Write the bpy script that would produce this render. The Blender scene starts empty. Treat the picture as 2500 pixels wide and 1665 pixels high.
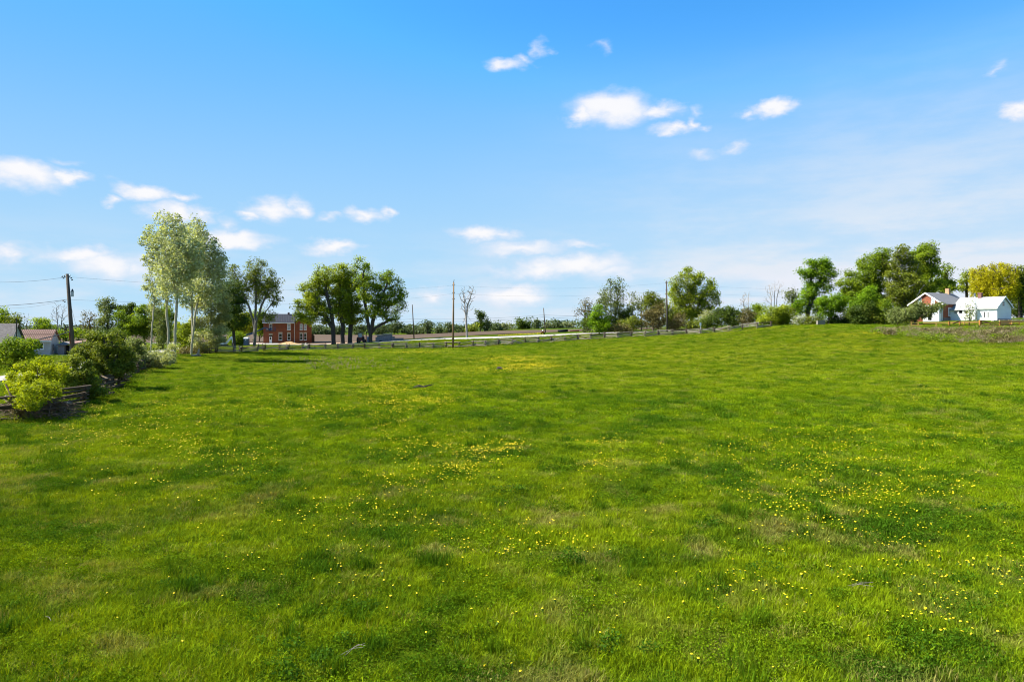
import bpy, math, random
import numpy as np
from mathutils import Vector, Matrix

# ------------------------------------------------------------------ camera
S = bpy.context.scene
F, HZ, H = 1667.0, 800.0, 4.8          # focal length (px of the 2500 px photo), horizon row, eye height
cam_d = bpy.data.cameras.new('camera')
cam = bpy.data.objects.new('camera', cam_d)
S.collection.objects.link(cam)
cam.location = (0, 0, H)
cam.rotation_euler = (math.pi / 2, 0, 0)
cam_d.sensor_width = 36
cam_d.lens = 36 * F / 2500
cam_d.shift_y = -(832.5 - HZ) / 2500
cam_d.clip_start, cam_d.clip_end = 0.1, 20000
S.camera = cam

# ------------------------------------------------------------------ exposure
S.view_settings.view_transform = 'Standard'
S.view_settings.look = 'None'
S.view_settings.gamma = 1.0
S.view_settings.use_curve_mapping = False
EXPO = 1.45
S.view_settings.exposure = EXPO
S.cycles.filter_width = 1.05

# ------------------------------------------------------------------ sun
SUN_AZ = math.atan2(-1.0, 0.05)        # towards the sun: left, a little behind the camera
SUN_EL = math.radians(45)
sdir = Vector((math.sin(SUN_AZ) * math.cos(SUN_EL), math.cos(SUN_AZ) * math.cos(SUN_EL), math.sin(SUN_EL)))
sun_d = bpy.data.lights.new('sun', 'SUN')
sun_d.energy = 5.0
sun_d.angle = math.radians(0.53)
sun_d.color = (1.0, 0.96, 0.88)
sun = bpy.data.objects.new('sun', sun_d)
S.collection.objects.link(sun)
sun.rotation_euler = sdir.to_track_quat('Z', 'Y').to_euler()

# ------------------------------------------------------------------ world: Nishita sky + clouds by direction
W = bpy.data.worlds.new('World')
S.world = W
W.use_nodes = True
nt = W.node_tree
nt.nodes.clear()


def N(t, **kw):
    n = nt.nodes.new(t)
    for k, v in kw.items():
        setattr(n, k, v)
    return n


def L(a, b):
    nt.links.new(a, b)


def M(op, a, b=None, c=None, clamp=False):
    n = N('ShaderNodeMath', operation=op, use_clamp=clamp)
    for i, v in enumerate((a, b, c)):
        if v is None:
            continue
        if isinstance(v, (int, float)):
            n.inputs[i].default_value = v
        else:
            L(v, n.inputs[i])
    return n.outputs[0]


def sstep(v, lo, hi):
    n = N('ShaderNodeMapRange', interpolation_type='SMOOTHSTEP')
    n.inputs[1].default_value, n.inputs[2].default_value = lo, hi
    L(v, n.inputs[0])
    return n.outputs[0]


def mixc(f, a, b):
    n = N('ShaderNodeMix', data_type='RGBA')
    for i, v in ((0, f), (6, a), (7, b)):
        if isinstance(v, (int, float)):
            n.inputs[i].default_value = v
        elif isinstance(v, tuple):
            n.inputs[i].default_value = (*v, 1)
        else:
            L(v, n.inputs[i])
    return n.outputs[2]


sky = N('ShaderNodeTexSky', sky_type='NISHITA', sun_disc=False)
sky.sun_elevation = SUN_EL
sky.sun_rotation = SUN_AZ
sky.air_density, sky.dust_density, sky.ozone_density = 1.0, 0.3, 2.2
SKY_STRENGTH = 0.10
tc = N('ShaderNodeTexCoord')
sep = N('ShaderNodeSeparateXYZ')
L(tc.outputs['Generated'], sep.inputs[0])
az = M('ARCTAN2', sep.outputs[0], sep.outputs[1])
el = M('ARCSINE', sep.outputs[2])
comb = N('ShaderNodeCombineXYZ')
L(az, comb.inputs[0])
L(el, comb.inputs[1])
# ragged cloud edges
nz = N('ShaderNodeTexNoise', noise_dimensions='2D')
nz.inputs['Scale'].default_value = 26
nz.inputs['Detail'].default_value = 5
nz.inputs['Roughness'].default_value = 0.55
mp = N('ShaderNodeVectorMath', operation='MULTIPLY')
mp.inputs[1].default_value = (0.8, 1.5, 1)
L(comb.outputs[0], mp.inputs[0])
L(mp.outputs[0], nz.inputs['Vector'])
nv = N('ShaderNodeVectorMath', operation='SUBTRACT')
L(nz.outputs['Color'], nv.inputs[0])
nv.inputs[1].default_value = (.5, .5, .5)
nv2 = N('ShaderNodeVectorMath', operation='MULTIPLY')
L(nv.outputs[0], nv2.inputs[0])
nv2.inputs[1].default_value = (0.060, 0.030, 0)
pw = N('ShaderNodeVectorMath', operation='ADD')
L(comb.outputs[0], pw.inputs[0])
L(nv2.outputs[0], pw.inputs[1])
P = pw.outputs[0]


def ang(px, py, rx, ry):
    a = math.atan((px - 1250) / F)
    e = math.atan((HZ - py) / F * math.cos(a))
    return a, e, rx / F * math.cos(a) ** 2, ry / F * math.cos(a)


# (column, row, half width, half height, strength) in photo pixels
CLOUDS = [(1495, 265, 90, 32, 1), (1425, 278, 38, 20, .9), (1595, 274, 70, 16, .8), (1640, 268, 40, 12, .6),
          (1650, 316, 50, 11, .75), (1700, 301, 20, 13, .7),
          (1885, 264, 50, 16, .9), (1825, 282, 36, 9, .55),
          (1238, 155, 44, 12, .7), (1285, 146, 30, 12, .5), (1322, 120, 17, 15, .4), (1475, 115, 22, 9, .35),
          (1722, 368, 30, 12, .45), (1802, 366, 30, 10, .45), (1712, 268, 22, 11, .4),
          (2490, 270, 46, 20, .9), (2447, 170, 18, 12, .4),
          (50, 424, 110, 30, 1), (165, 432, 58, 13, .85), (40, 455, 70, 16, .5), (160, 391, 40, 9, .35),
          (345, 472, 64, 18, .95), (435, 478, 50, 10, .7), (268, 494, 34, 10, .7),
          (425, 518, 62, 22, .85), (485, 520, 34, 18, .7), (548, 549, 32, 15, .5), (575, 582, 88, 19, .95),
          (665, 512, 58, 22, .85), (735, 510, 36, 19, .8), (612, 525, 32, 12, .75),
          (888, 527, 44, 14, .75), (940, 518, 24, 10, .65), (815, 533, 28, 8, .45),
          (810, 604, 66, 14, .9),
          (1180, 572, 66, 16, .9), (1240, 574, 32, 12, .6),
          (1275, 606, 110, 14, .7), (1415, 598, 66, 8, .55),
          (1412, 646, 125, 24, .9), (1315, 656, 70, 22, .85), (1500, 664, 85, 20, .6), (1230, 664, 60, 14, .4),
          (1252, 722, 95, 22, .9), (1052, 724, 42, 17, .7),
          (200, 624, 100, 20, 1), (265, 648, 105, 26, .8), (20, 620, 50, 16, .65), (335, 664, 65, 22, .6),
          (1900, 680, 120, 20, .4), (2020, 655, 90, 14, .35), (1940, 695, 34, 12, .5)]
acc = None
for (px, py, rx, ry, s) in CLOUDS:
    a, e, ra, re_ = ang(px, py, rx * 1.34, ry * 1.48)
    vm = N('ShaderNodeVectorMath', operation='MULTIPLY_ADD')
    L(P, vm.inputs[0])
    vm.inputs[1].default_value = (1 / ra, 1 / re_, 0)
    vm.inputs[2].default_value = (-a / ra, -e / re_, 0)
    ln = N('ShaderNodeVectorMath', operation='LENGTH')
    L(vm.outputs[0], ln.inputs[0])
    q = M('MULTIPLY', M('SUBTRACT', 1.12, ln.outputs[1]), s)
    acc = q if acc is None else M('MAXIMUM', acc, q)
# the same kind of broken small clouds over the rest of the sky
nz2 = N('ShaderNodeTexNoise', noise_dimensions='3D')
nz2.inputs['Scale'].default_value = 5
nz2.inputs['Detail'].default_value = 6
mp2 = N('ShaderNodeVectorMath', operation='MULTIPLY')
mp2.inputs[1].default_value = (1, 1, 2.6)
L(tc.outputs['Generated'], mp2.inputs[0])
L(mp2.outputs[0], nz2.inputs['Vector'])
outside = sstep(M('ABSOLUTE', az), 0.70, 0.95)
gen = M('MULTIPLY', M('MULTIPLY', M('SUBTRACT', nz2.outputs[0], 0.56), 5.0), outside)
acc = M('MAXIMUM', acc, gen)
dens = M('MULTIPLY', sstep(acc, -0.02, 0.86), 0.94)
# thin high veil low down on the right, streaky
nz3 = N('ShaderNodeTexNoise', noise_dimensions='2D')
nz3.inputs['Scale'].default_value = 7
nz3.inputs['Detail'].default_value = 6
nz3.inputs['Roughness'].default_value = .6
mp3 = N('ShaderNodeVectorMath', operation='MULTIPLY')
mp3.inputs[1].default_value = (0.7, 3.0, 1)
L(comb.outputs[0], mp3.inputs[0])
L(mp3.outputs[0], nz3.inputs['Vector'])
veil_n = sstep(nz3.outputs[0], 0.30, 0.72)
low = M('SUBTRACT', 1.0, sstep(el, 0.0, 0.17))
rightness = sstep(az, -0.15, 0.62)
lowr = M('SUBTRACT', 1.0, sstep(el, 0.04, 0.40))
veil = M('ADD', M('MULTIPLY', M('MULTIPLY', veil_n, low), 0.72),
         M('MULTIPLY', M('MULTIPLY', M('ADD', M('MULTIPLY', veil_n, .7), .45), lowr), M('MULTIPLY', rightness, 0.9)), clamp=True)

hs = N('ShaderNodeHueSaturation')
hs.inputs['Saturation'].default_value = 1.15
hs.inputs['Value'].default_value = 1.0
L(sky.outputs[0], hs.inputs['Color'])
tint = N('ShaderNodeVectorMath', operation='MULTIPLY')
tint.inputs[1].default_value = (.33, .80, 1.0)
L(hs.outputs[0], tint.inputs[0])
k = 1.0 / (2 ** EXPO) / SKY_STRENGTH
cap = N('ShaderNodeVectorMath', operation='MINIMUM')
L(tint.outputs[0], cap.inputs[0])
cap.inputs[1].default_value = (.118 * k, .49 * k, 1.05 * k)
hor = tuple(v * k for v in (0.53, 0.78, 0.95))
base = mixc(M('MULTIPLY', M('SUBTRACT', 1.0, sstep(el, -0.02, 0.45)), 0.93), cap.outputs[0], hor)
veiled = mixc(veil, base, tuple(v * k for v in (0.78, 0.84, 0.93)))
cl_col = mixc(sstep(acc, 0.2, 0.95), tuple(v * k for v in (0.86, 0.87, 0.97)), tuple(v * k for v in (1.0, 0.985, 0.995)))
final = mixc(dens, veiled, cl_col)
bg = N('ShaderNodeBackground')
bg.inputs[1].default_value = SKY_STRENGTH
L(final, bg.inputs[0])
wo = N('ShaderNodeOutputWorld')
L(bg.outputs[0], wo.inputs[0])
W.cycles.sampling_method = 'MANUAL'
W.cycles.sample_map_resolution = 512

# ================================================================== helpers
COL = S.collection
random.seed(7)
RNG = np.random.default_rng(11)


def vnoise(x, y, seed=0):
    """smooth value noise, about -1..1"""
    x = np.asarray(x, float) + seed * 37.13
    y = np.asarray(y, float) + seed * 91.7
    xi, yi = np.floor(x).astype(np.int64), np.floor(y).astype(np.int64)
    fx, fy = x - xi, y - yi
    fx, fy = fx * fx * fx * (fx * (fx * 6 - 15) + 10), fy * fy * fy * (fy * (fy * 6 - 15) + 10)

    def h(a, b):
        n = (a * 374761393 + b * 668265263 + seed * 1274126177) & 0xffffffff
        n = ((n ^ (n >> 13)) * 1274126177) & 0xffffffff
        n = (n ^ (n >> 16)) & 0xffff
        return n / 32767.5 - 1.0
    return ((h(xi, yi) * (1 - fx) + h(xi + 1, yi) * fx) * (1 - fy) + (h(xi, yi + 1) * (1 - fx) + h(xi + 1, yi + 1) * fx) * fy)


def fbm(x, y, seed=0, o=3):
    s, a, t = 0, 1.0, 0
    for i in range(o):
        s = s + a * vnoise(x * 2 ** i, y * 2 ** i, seed + i)
        t += a
        a *= .55
    return s / t


def Wp(px, py, d):
    """photo pixel at depth d -> world point"""
    return Vector(((px - 1250) / F * d, d, H + (HZ - py) / F * d))


# ------------------------------------------------------------------ terrain (thin plate spline through surveyed points)
def C(px, py, d):
    p = Wp(px, py, d)
    return (p.x, p.y, p.z)


CTRL = [(-25, 34, 0), (-30, 52, 0), (-46, 94, 0), (-55, 120, 0), (0, 0, 0), (0, 10, 0), (0, 25, 0), (0, 45, 0), (0, 80, 0), (-20, 60, 0), (-20, 110, 0),
        (-12, 20, 0), (12, 20, 0), (25, 35, 0.05), (35, 55, .25), (20, 90, .55), (55, 60, .4), (-40, 130, 0), (-100, 60, 0), (-100, 120, 0), (-70, 90, 0),
        C(2120, 826, 112), C(2300, 842, 104), C(2420, 846, 100), C(2000, 803, 140), C(1880, 800, 150), C(1740, 815, 152), C(1600, 821, 155),
        C(1400, 832, 158), C(1250, 842, 158), C(1107, 850, 158), C(900, 853, 155), C(700, 857, 143), C(560, 864, 125), (20, 130, 1.35), (40, 120, 2.0), (60, 90, 1.5),
        C(2230, 803, 119), C(2330, 799, 119), C(2450, 800, 113), C(2560, 800, 110), C(2230, 799.5, 126), C(2330, 799, 126), C(2450, 797.5, 123), C(2550, 796, 121), C(2230, 788, 150), C(2400, 783, 142), C(2520, 783, 142), (95, 175, 6.6),
        C(766, 841, 196), C(1050, 828, 186), C(1400, 815.5, 180), C(1600, 809.5, 176), C(1720, 806, 174), C(1900, 797, 175), C(700, 838, 200), C(560, 842, 190),
        C(1000, 817, 350), C(1300, 803, 350), C(700, 815, 350), C(1500, 800, 350), C(2000, 795, 320), C(1000, 824, 250), C(1300, 811, 250),
        (-150, 200, .3), (-220, 350, 1), (-100, 170, .1), (200, 100, 6.5), (180, 300, 6), (200, 30, 3), (-60, -20, 0), (60, -20, 0), (110, 40, 1.4),
        (-300, 100, 0), (0, 450, 3), (300, 400, 5), (-300, 450, 2)]
CT = np.array(CTRL)


def _phi(r2):
    return np.where(r2 > 1e-9, r2 * np.log(np.maximum(r2, 1e-9)) * .5, 0)


_SC = 100.0
_xy = CT[:, :2] / _SC
_n = len(CT)
_K = _phi(((_xy[:, None] - _xy[None]) ** 2).sum(-1)) + np.eye(_n) * 0.0008
_Pm = np.hstack([np.ones((_n, 1)), _xy])
_A = np.vstack([np.hstack([_K, _Pm]), np.hstack([_Pm.T, np.zeros((3, 3))])])
_w = np.linalg.solve(_A, np.concatenate([CT[:, 2], np.zeros(3)]))


def G(x, y, fine=True):
    x = np.atleast_1d(np.asarray(x, float))
    y = np.atleast_1d(np.asarray(y, float))
    sh = x.shape
    x, y = x.ravel(), y.ravel()
    z = np.empty_like(x)
    for i in range(0, len(x), 20000):
        q = np.stack([x[i:i + 20000], y[i:i + 20000]], 1) / _SC
        U = _phi(((q[:, None] - _xy[None]) ** 2).sum(-1))
        z[i:i + 20000] = U @ _w[:_n] + _w[_n] + q @ _w[_n + 1:]
    R = np.hypot(x, y - 100)
    t = np.clip((R - 280) / 260, 0, 1)
    t = t * t * (3 - 2 * t)
    z = z * (1 - t) + 2.5 * t
    if fine:
        a = np.clip(1.4 - np.hypot(x, y) / 120, 0, 1)
        z = z + a * (.055 * vnoise(x / 1.9, y / 1.9, 3) + .10 * vnoise(x / 4.3, y / 4.3, 4))
    return z.reshape(sh)


def g1(x, y):
    return float(G(x, y)[0])


def gp(px, d):
    """ground point under photo column px at depth d"""
    x = (px - 1250) / F * d
    return Vector((x, d, g1(x, d)))


def pix2ground(px, py):
    px, py = np.asarray(px, float), np.asarray(py, float)
    lo, hi = np.full(px.shape, 5.0), np.full(px.shape, 175.0)
    for _ in range(34):
        d = (lo + hi) / 2
        above = H + (HZ - py) / F * d > G((px - 1250) / F * d, d, False)
        lo, hi = np.where(above, d, lo), np.where(above, hi, d)
    return (px - 1250) / F * lo, lo


# ------------------------------------------------------------------ materials
def mat(name):
    m = bpy.data.materials.new(name)
    m.use_nodes = True
    t = m.node_tree
    t.nodes.clear()
    o = t.nodes.new('ShaderNodeOutputMaterial')
    return m, t, o


def surf(name, c1, c2=None, scale=3.0, rough=.8, spec=.3, bump=0.0, stretch=(1, 1, 1), metal=0.0, coord='Object', c3=None):
    """principled surface, two or three colours mixed by noise"""
    m, t, o = mat(name)
    p = t.nodes.new('ShaderNodeBsdfPrincipled')
    p.inputs['Roughness'].default_value = rough
    p.inputs['Specular IOR Level'].default_value = spec
    p.inputs['Metallic'].default_value = metal
    t.links.new(p.outputs[0], o.inputs[0])
    if c2 is None:
        c2 = tuple(v * .8 for v in c1)
    tcn = t.nodes.new('ShaderNodeTexCoord')
    mpn = t.nodes.new('ShaderNodeMapping')
    mpn.inputs['Scale'].default_value = stretch
    t.links.new(tcn.outputs[coord], mpn.inputs[0])
    n = t.nodes.new('ShaderNodeTexNoise')
    n.inputs['Scale'].default_value = scale
    n.inputs['Detail'].default_value = 6
    n.inputs['Roughness'].default_value = .65
    t.links.new(mpn.outputs[0], n.inputs['Vector'])
    r = t.nodes.new('ShaderNodeValToRGB')
    r.color_ramp.elements[0].position, r.color_ramp.elements[1].position = .3, .7
    r.color_ramp.elements[0].color, r.color_ramp.elements[1].color = (*c1, 1), (*c2, 1)
    if c3:
        e = r.color_ramp.elements.new(.52)
        e.color = (*c3, 1)
    t.links.new(n.outputs[0], r.inputs[0])
    t.links.new(r.outputs[0], p.inputs['Base Color'])
    if bump:
        b = t.nodes.new('ShaderNodeBump')
        b.inputs['Strength'].default_value = bump
        b.inputs['Distance'].default_value = .05
        t.links.new(n.outputs[0], b.inputs['Height'])
        t.links.new(b.outputs[0], p.inputs['Normal'])
    return m


def brick_mat(name, c1, c2, mortar):
    m, t, o = mat(name)
    p = t.nodes.new('ShaderNodeBsdfPrincipled')
    p.inputs['Roughness'].default_value = .85
    tcn = t.nodes.new('ShaderNodeTexCoord')
    sp = t.nodes.new('ShaderNodeSeparateXYZ')
    t.links.new(tcn.outputs['Object'], sp.inputs[0])
    ad = t.nodes.new('ShaderNodeMath')
    ad.operation = 'ADD'
    t.links.new(sp.outputs[0], ad.inputs[0])
    t.links.new(sp.outputs[1], ad.inputs[1])
    cb = t.nodes.new('ShaderNodeCombineXYZ')
    t.links.new(ad.outputs[0], cb.inputs[0])
    t.links.new(sp.outputs[2], cb.inputs[1])
    b = t.nodes.new('ShaderNodeTexBrick')
    b.inputs['Color1'].default_value, b.inputs['Color2'].default_value, b.inputs['Mortar'].default_value = (*c1, 1), (*c2, 1), (*mortar, 1)
    b.inputs['Scale'].default_value = 1
    b.inputs['Brick Width'].default_value, b.inputs['Row Height'].default_value, b.inputs['Mortar Size'].default_value = .22, .075, .008
    t.links.new(cb.outputs[0], b.inputs['Vector'])
    n = t.nodes.new('ShaderNodeTexNoise')
    n.inputs['Scale'].default_value = .9
    n.inputs['Detail'].default_value = 6
    t.links.new(tcn.outputs['Object'], n.inputs['Vector'])
    mx = t.nodes.new('ShaderNodeMix')
    mx.data_type = 'RGBA'
    mx.blend_type = 'MULTIPLY'
    mx.inputs[0].default_value = .55
    rr = t.nodes.new('ShaderNodeValToRGB')
    rr.color_ramp.elements[0].position, rr.color_ramp.elements[1].position = .3, .7
    rr.color_ramp.elements[0].color, rr.color_ramp.elements[1].color = (.55, .5, .5, 1), (1.2, 1.1, 1, 1)
    t.links.new(n.outputs[0], rr.inputs[0])
    t.links.new(b.outputs['Color'], mx.inputs[6])
    t.links.new(rr.outputs[0], mx.inputs[7])
    t.links.new(mx.outputs[2], p.inputs['Base Color'])
    t.links.new(p.outputs[0], o.inputs[0])
    return m


def leaf_mat(name, c1, c2, c3=None, trans=.32, spec=.2, rough=.6):
    """c1..c2 by the per-leaf tint attribute"""
    m, t, o = mat(name)
    c1, c2, c3 = [tuple(v * 1.12 for v in c) if c else None for c in (c1, c2, c3)]
    at = t.nodes.new('ShaderNodeAttribute')
    at.attribute_name = 'tint'
    r = t.nodes.new('ShaderNodeValToRGB')
    r.color_ramp.elements[0].color, r.color_ramp.elements[1].color = (*c1, 1), (*c2, 1)
    r.color_ramp.elements[0].position, r.color_ramp.elements[1].position = .1, .85
    if c3:
        e = r.color_ramp.elements.new(1.0)
        e.color = (*c3, 1)
        r.color_ramp.elements[1].position = .75
    t.links.new(at.outputs['Fac'], r.inputs[0])
    p = t.nodes.new('ShaderNodeBsdfPrincipled')
    p.inputs['Roughness'].default_value = rough
    p.inputs['Specular IOR Level'].default_value = spec
    t.links.new(r.outputs[0], p.inputs['Base Color'])
    tr = t.nodes.new('ShaderNodeBsdfTranslucent')
    mc = t.nodes.new('ShaderNodeMix')
    mc.data_type = 'RGBA'
    mc.blend_type = 'MULTIPLY'
    mc.inputs[0].default_value = 1
    mc.inputs[7].default_value = (1.35, 1.3, .45, 1)
    t.links.new(r.outputs[0], mc.inputs[6])
    t.links.new(mc.outputs[2], tr.inputs[0])
    ms = t.nodes.new('ShaderNodeMixShader')
    ms.inputs[0].default_value = trans
    t.links.new(p.outputs[0], ms.inputs[1])
    t.links.new(tr.outputs[0], ms.inputs[2])
    t.links.new(ms.outputs[0], o.inputs[0])
    return m


def glass_mat(name, c):
    m, t, o = mat(name)
    p = t.nodes.new('ShaderNodeBsdfPrincipled')
    p.inputs['Base Color'].default_value = (*c, 1)
    p.inputs['Roughness'].default_value = .08
    p.inputs['Specular IOR Level'].default_value = .6
    t.links.new(p.outputs[0], o.inputs[0])
    return m


MT = {
    'bark': surf('bark', (.11, .09, .07), (.20, .175, .15), 3, .9, .1, .5, (1, 1, .25)),
    'bark_dark': surf('bark_dark', (.045, .037, .03), (.09, .075, .06), 3, .9, .1, .5, (1, 1, .25)),
    'bark_pale': surf('bark_pale', (.34, .30, .20), (.17, .145, .095), 2.0, .85, .1, .2, (1, 1, .5), c3=(.40, .36, .25)),
    'bark_grey': surf('bark_grey', (.22, .20, .18), (.36, .34, .31), 3, .85, .1, .3, (1, 1, .3)),
    'twig': surf('twig', (.09, .06, .038), (.17, .12, .08), 4, .9, .1),
    'rail': surf('rail_wood', (.14, .118, .088), (.38, .34, .28), 2.2, .85, .1, .4, (1, 6, 6), c3=(.25, .21, .16)),
    'rail_dark': surf('rail_wood_dark', (.045, .032, .02), (.125, .092, .06), 2.2, .9, .1, .4, (1, 6, 6)),
    'pole': surf('pole_wood', (.060, .048, .038), (.11, .09, .07), 2, .9, .1, .3, (4, 4, .3)),
    'pole_brown': surf('pole_wood_brown', (.19, .115, .06), (.30, .19, .105), 2, .9, .1, .3, (4, 4, .3)),
    'metal_dark': surf('dark_metal', (.03, .03, .027), (.06, .06, .065), 5, .5, .4),
    'metal_grey': surf('grey_metal', (.30, .32, .33), (.42, .44, .45), 5, .45, .5, metal=.3),
    'wire': surf('wire', (.05, .05, .055), (.08, .08, .085), 5, .6, .3),
    'brick': brick_mat('red_brick', (.25, .052, .014), (.18, .038, .011), (.22, .11, .06)),
    'brick_tan': brick_mat('tan_brick', (.50, .28, .14), (.42, .22, .11), (.4, .3, .2)),
    'brick_old': brick_mat('old_brick', (.20, .07, .05), (.14, .05, .04), (.2, .14, .12)),
    'roof_blue': surf('roof_metal', (.030, .031, .038), (.046, .047, .056), .7, .7, .15, stretch=(3, 1, 1)),
    'roof_seam': surf('roof_seam', (.075, .078, .09), (.10, .105, .12), .7, .45, .4),
    'roof_shingle': surf('roof_shingle', (.10, .085, .075), (.30, .27, .25), 2.5, .95, .1, .4, (1, 5, 5), c3=(.17, .15, .135)),
    'roof_brown': surf('roof_brown', (.20, .105, .07), (.25, .135, .09), 1.5, .6, .3),
    'roof_seam_brown': surf('roof_seam_brown', (.10, .05, .027), (.13, .065, .045), 1.5, .6, .3),
    'roof_white': surf('roof_pale', (.29, .285, .27), (.13, .125, .115), 1.8, .85, .1, .2, (1, 3, 1), c3=(.32, .315, .30)),
    'white': surf('white_paint', (.80, .80, .79), (.74, .74, .73), 1.2, .6, .3),
    'white_siding': surf('white_siding', (.80, .81, .82), (.72, .73, .74), .8, .6, .3),
    'cream': surf('cream_stone', (.45, .38, .28), (.38, .31, .22), 3, .8, .2),
    'green_siding': surf('green_siding', (.33, .40, .37), (.27, .34, .31), 1.5, .7, .2),
    'stucco': surf('pale_stucco', (.48, .47, .46), (.36, .35, .34), 1.2, .85, .2, .2),
    'grey_board': surf('grey_board', (.27, .26, .27), (.20, .19, .20), 2, .85, .2, .2, (4, 4, .6)),
    'stone': surf('grey_stone', (.10, .10, .11), (.24, .24, .25), 2.2, .9, .1, .6),
    'concrete': surf('concrete', (.20, .19, .17), (.13, .125, .115), 2, .9, .1, .3),
    'tan_wood': surf('new_lumber', (.58, .36, .10), (.48, .28, .07), 2, .7, .2, .2, (1, 5, 5)),
    'dark_wood': surf('stained_lumber', (.07, .035, .018), (.11, .055, .028), 2, .7, .2, .2, (1, 5, 5)),
    'orange_wood': surf('stained_post', (.36, .15, .027), (.28, .11, .03), 2, .7, .2),
    'blue': surf('blue_paint', (.015, .055, .15), (.02, .07, .18), 2, .35, .5),
    'white_gloss': surf('white_machine_paint', (.80, .80, .82), (.76, .76, .78), 2, .3, .5),
    'black': surf('black_rubber', (.012, .012, .013), (.025, .024, .023), 3, .8, .2),
    'red_dark': surf('dark_red_paint', (.12, .018, .012), (.08, .014, .01), 3, .5, .4),
    'orange': surf('orange_paint', (.62, .13, .02), (.5, .1, .02), 3, .5, .4),
    'toilet': surf('grey_plastic', (.10, .115, .15), (.13, .145, .18), 2, .5, .4),
    'pale_blue': surf('pale_blue_paint', (.35, .42, .52), (.3, .37, .46), 2, .6, .3),
    'glass': glass_mat('window_glass', (.012, .014, .016)),
    'glass_pale': glass_mat('curtained_glass', (.30, .33, .36)),
    'gravel': surf('gravel', (.30, .28, .24), (.38, .355, .31), .8, .95, .1, .2, coord='Object', c3=(.34, .315, .275)),
    'dirt': surf('bare_dirt', (.30, .19, .115), (.42, .29, .18), .5, .95, .1, .4, c3=(.36, .235, .14)),
    'soil': surf('plowed_soil', (.066, .043, .027), (.115, .079, .052), .25, .95, .1, .5, (.35, 2.5, 1), c3=(.088, .060, .039)),
    'old_wood': surf('pale_old_wood', (.27, .24, .19), (.19, .165, .13), 2, .85, .1, .3, (1, 1, 4)),
    'rust': surf('rust', (.20, .07, .027), (.12, .045, .025), 4, .9, .1),
    'deadwood': surf('dead_wood', (.20, .165, .12), (.34, .29, .225), 2, .85, .1, .4, (1, 5, 5)),
}
LF = {
    'poplar': leaf_mat('poplar_leaf', (.21, .235, .10), (.44, .465, .26), (.58, .60, .40), .30, .1, .6),
    'silver': leaf_mat('silver_leaf', (.17, .19, .07), (.37, .38, .18), (.53, .54, .33), .35, .1, .6),
    'maple': leaf_mat('maple_leaf', (.11, .15, .012), (.30, .35, .022), (.38, .42, .03), .45, .1),
    'maple_bright': leaf_mat('bright_leaf', (.07, .135, .006), (.18, .29, .010), (.26, .36, .015), .45, .1),
    'green': leaf_mat('green_leaf', (.070, .12, .008), (.21, .28, .014), (.29, .35, .025), .45, .1),
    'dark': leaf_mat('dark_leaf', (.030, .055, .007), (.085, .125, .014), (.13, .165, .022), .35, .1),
    'olive': leaf_mat('olive_leaf', (.065, .09, .010), (.185, .215, .02), (.27, .29, .027), .34, .1),
    'greygreen': leaf_mat('grey_green_leaf', (.07, .095, .025), (.17, .20, .055), (.25, .28, .10), .34, .1),
    'yellowgreen': leaf_mat('yellow_green_leaf', (.14, .18, .006), (.34, .37, .008), (.48, .48, .015), .38, .1),
    'willow': leaf_mat('willow_leaf', (.22, .21, .008), (.46, .42, .012), (.58, .52, .02), .48, .1),
    'brown': leaf_mat('brown_twig_leaf', (.075, .064, .022), (.16, .135, .045), (.23, .20, .08), .25, .1),
    'blossom': leaf_mat('blossom', (.40, .40, .33), (.70, .68, .62), (.8, .8, .76), .2),
    'far': leaf_mat('far_leaf', (.045, .068, .020), (.085, .115, .036), (.13, .155, .06), .25),
    'farpale': leaf_mat('far_pale_leaf', (.12, .145, .055), (.19, .205, .09), (.25, .26, .13), .25),
    'weed': leaf_mat('weed_leaf', (.026, .066, .005), (.060, .130, .008), (.10, .19, .012), .35, .04, .8),
    'drygrass': leaf_mat('dry_stem', (.16, .12, .075), (.30, .235, .15), (.42, .35, .22), .2),
}


# ------------------------------------------------------------------ object helpers
def link(name, me, m=None, parent=None):
    o = bpy.data.objects.new(name, me)
    COL.objects.link(o)
    if m is not None and me is not None:
        me.materials.append(m)
    if parent is not None:
        o.parent = parent
    return o


def tag(o, label, cat, group=None):
    o['label'] = label
    o['category'] = cat
    if group:
        o['group'] = group
    return o


def empty(name, loc, label, cat, group=None, rz=0):
    o = bpy.data.objects.new(name, None)
    COL.objects.link(o)
    o.location = loc
    o.rotation_euler = (0, 0, rz)
    o.empty_display_size = .3
    return tag(o, label, cat, group)


def np_mesh(name, V, Fc, smooth=False, tint=None):
    """V (n,3), Fc (m,k) equal-size faces"""
    me = bpy.data.meshes.new(name)
    V = np.asarray(V, np.float32)
    Fc = np.asarray(Fc, np.int32)
    me.vertices.add(len(V))
    me.vertices.foreach_set('co', V.ravel())
    k = Fc.shape[1]
    me.loops.add(Fc.size)
    me.loops.foreach_set('vertex_index', Fc.ravel())
    me.polygons.add(len(Fc))
    me.polygons.foreach_set('loop_start', np.arange(0, Fc.size, k, dtype=np.int32))
    if smooth:
        me.polygons.foreach_set('use_smooth', np.ones(len(Fc), bool))
    if tint is not None:
        a = me.attributes.new('tint', 'FLOAT', 'POINT')
        a.data.foreach_set('value', np.asarray(tint, np.float32))
    me.update(calc_edges=True)
    return me


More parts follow.
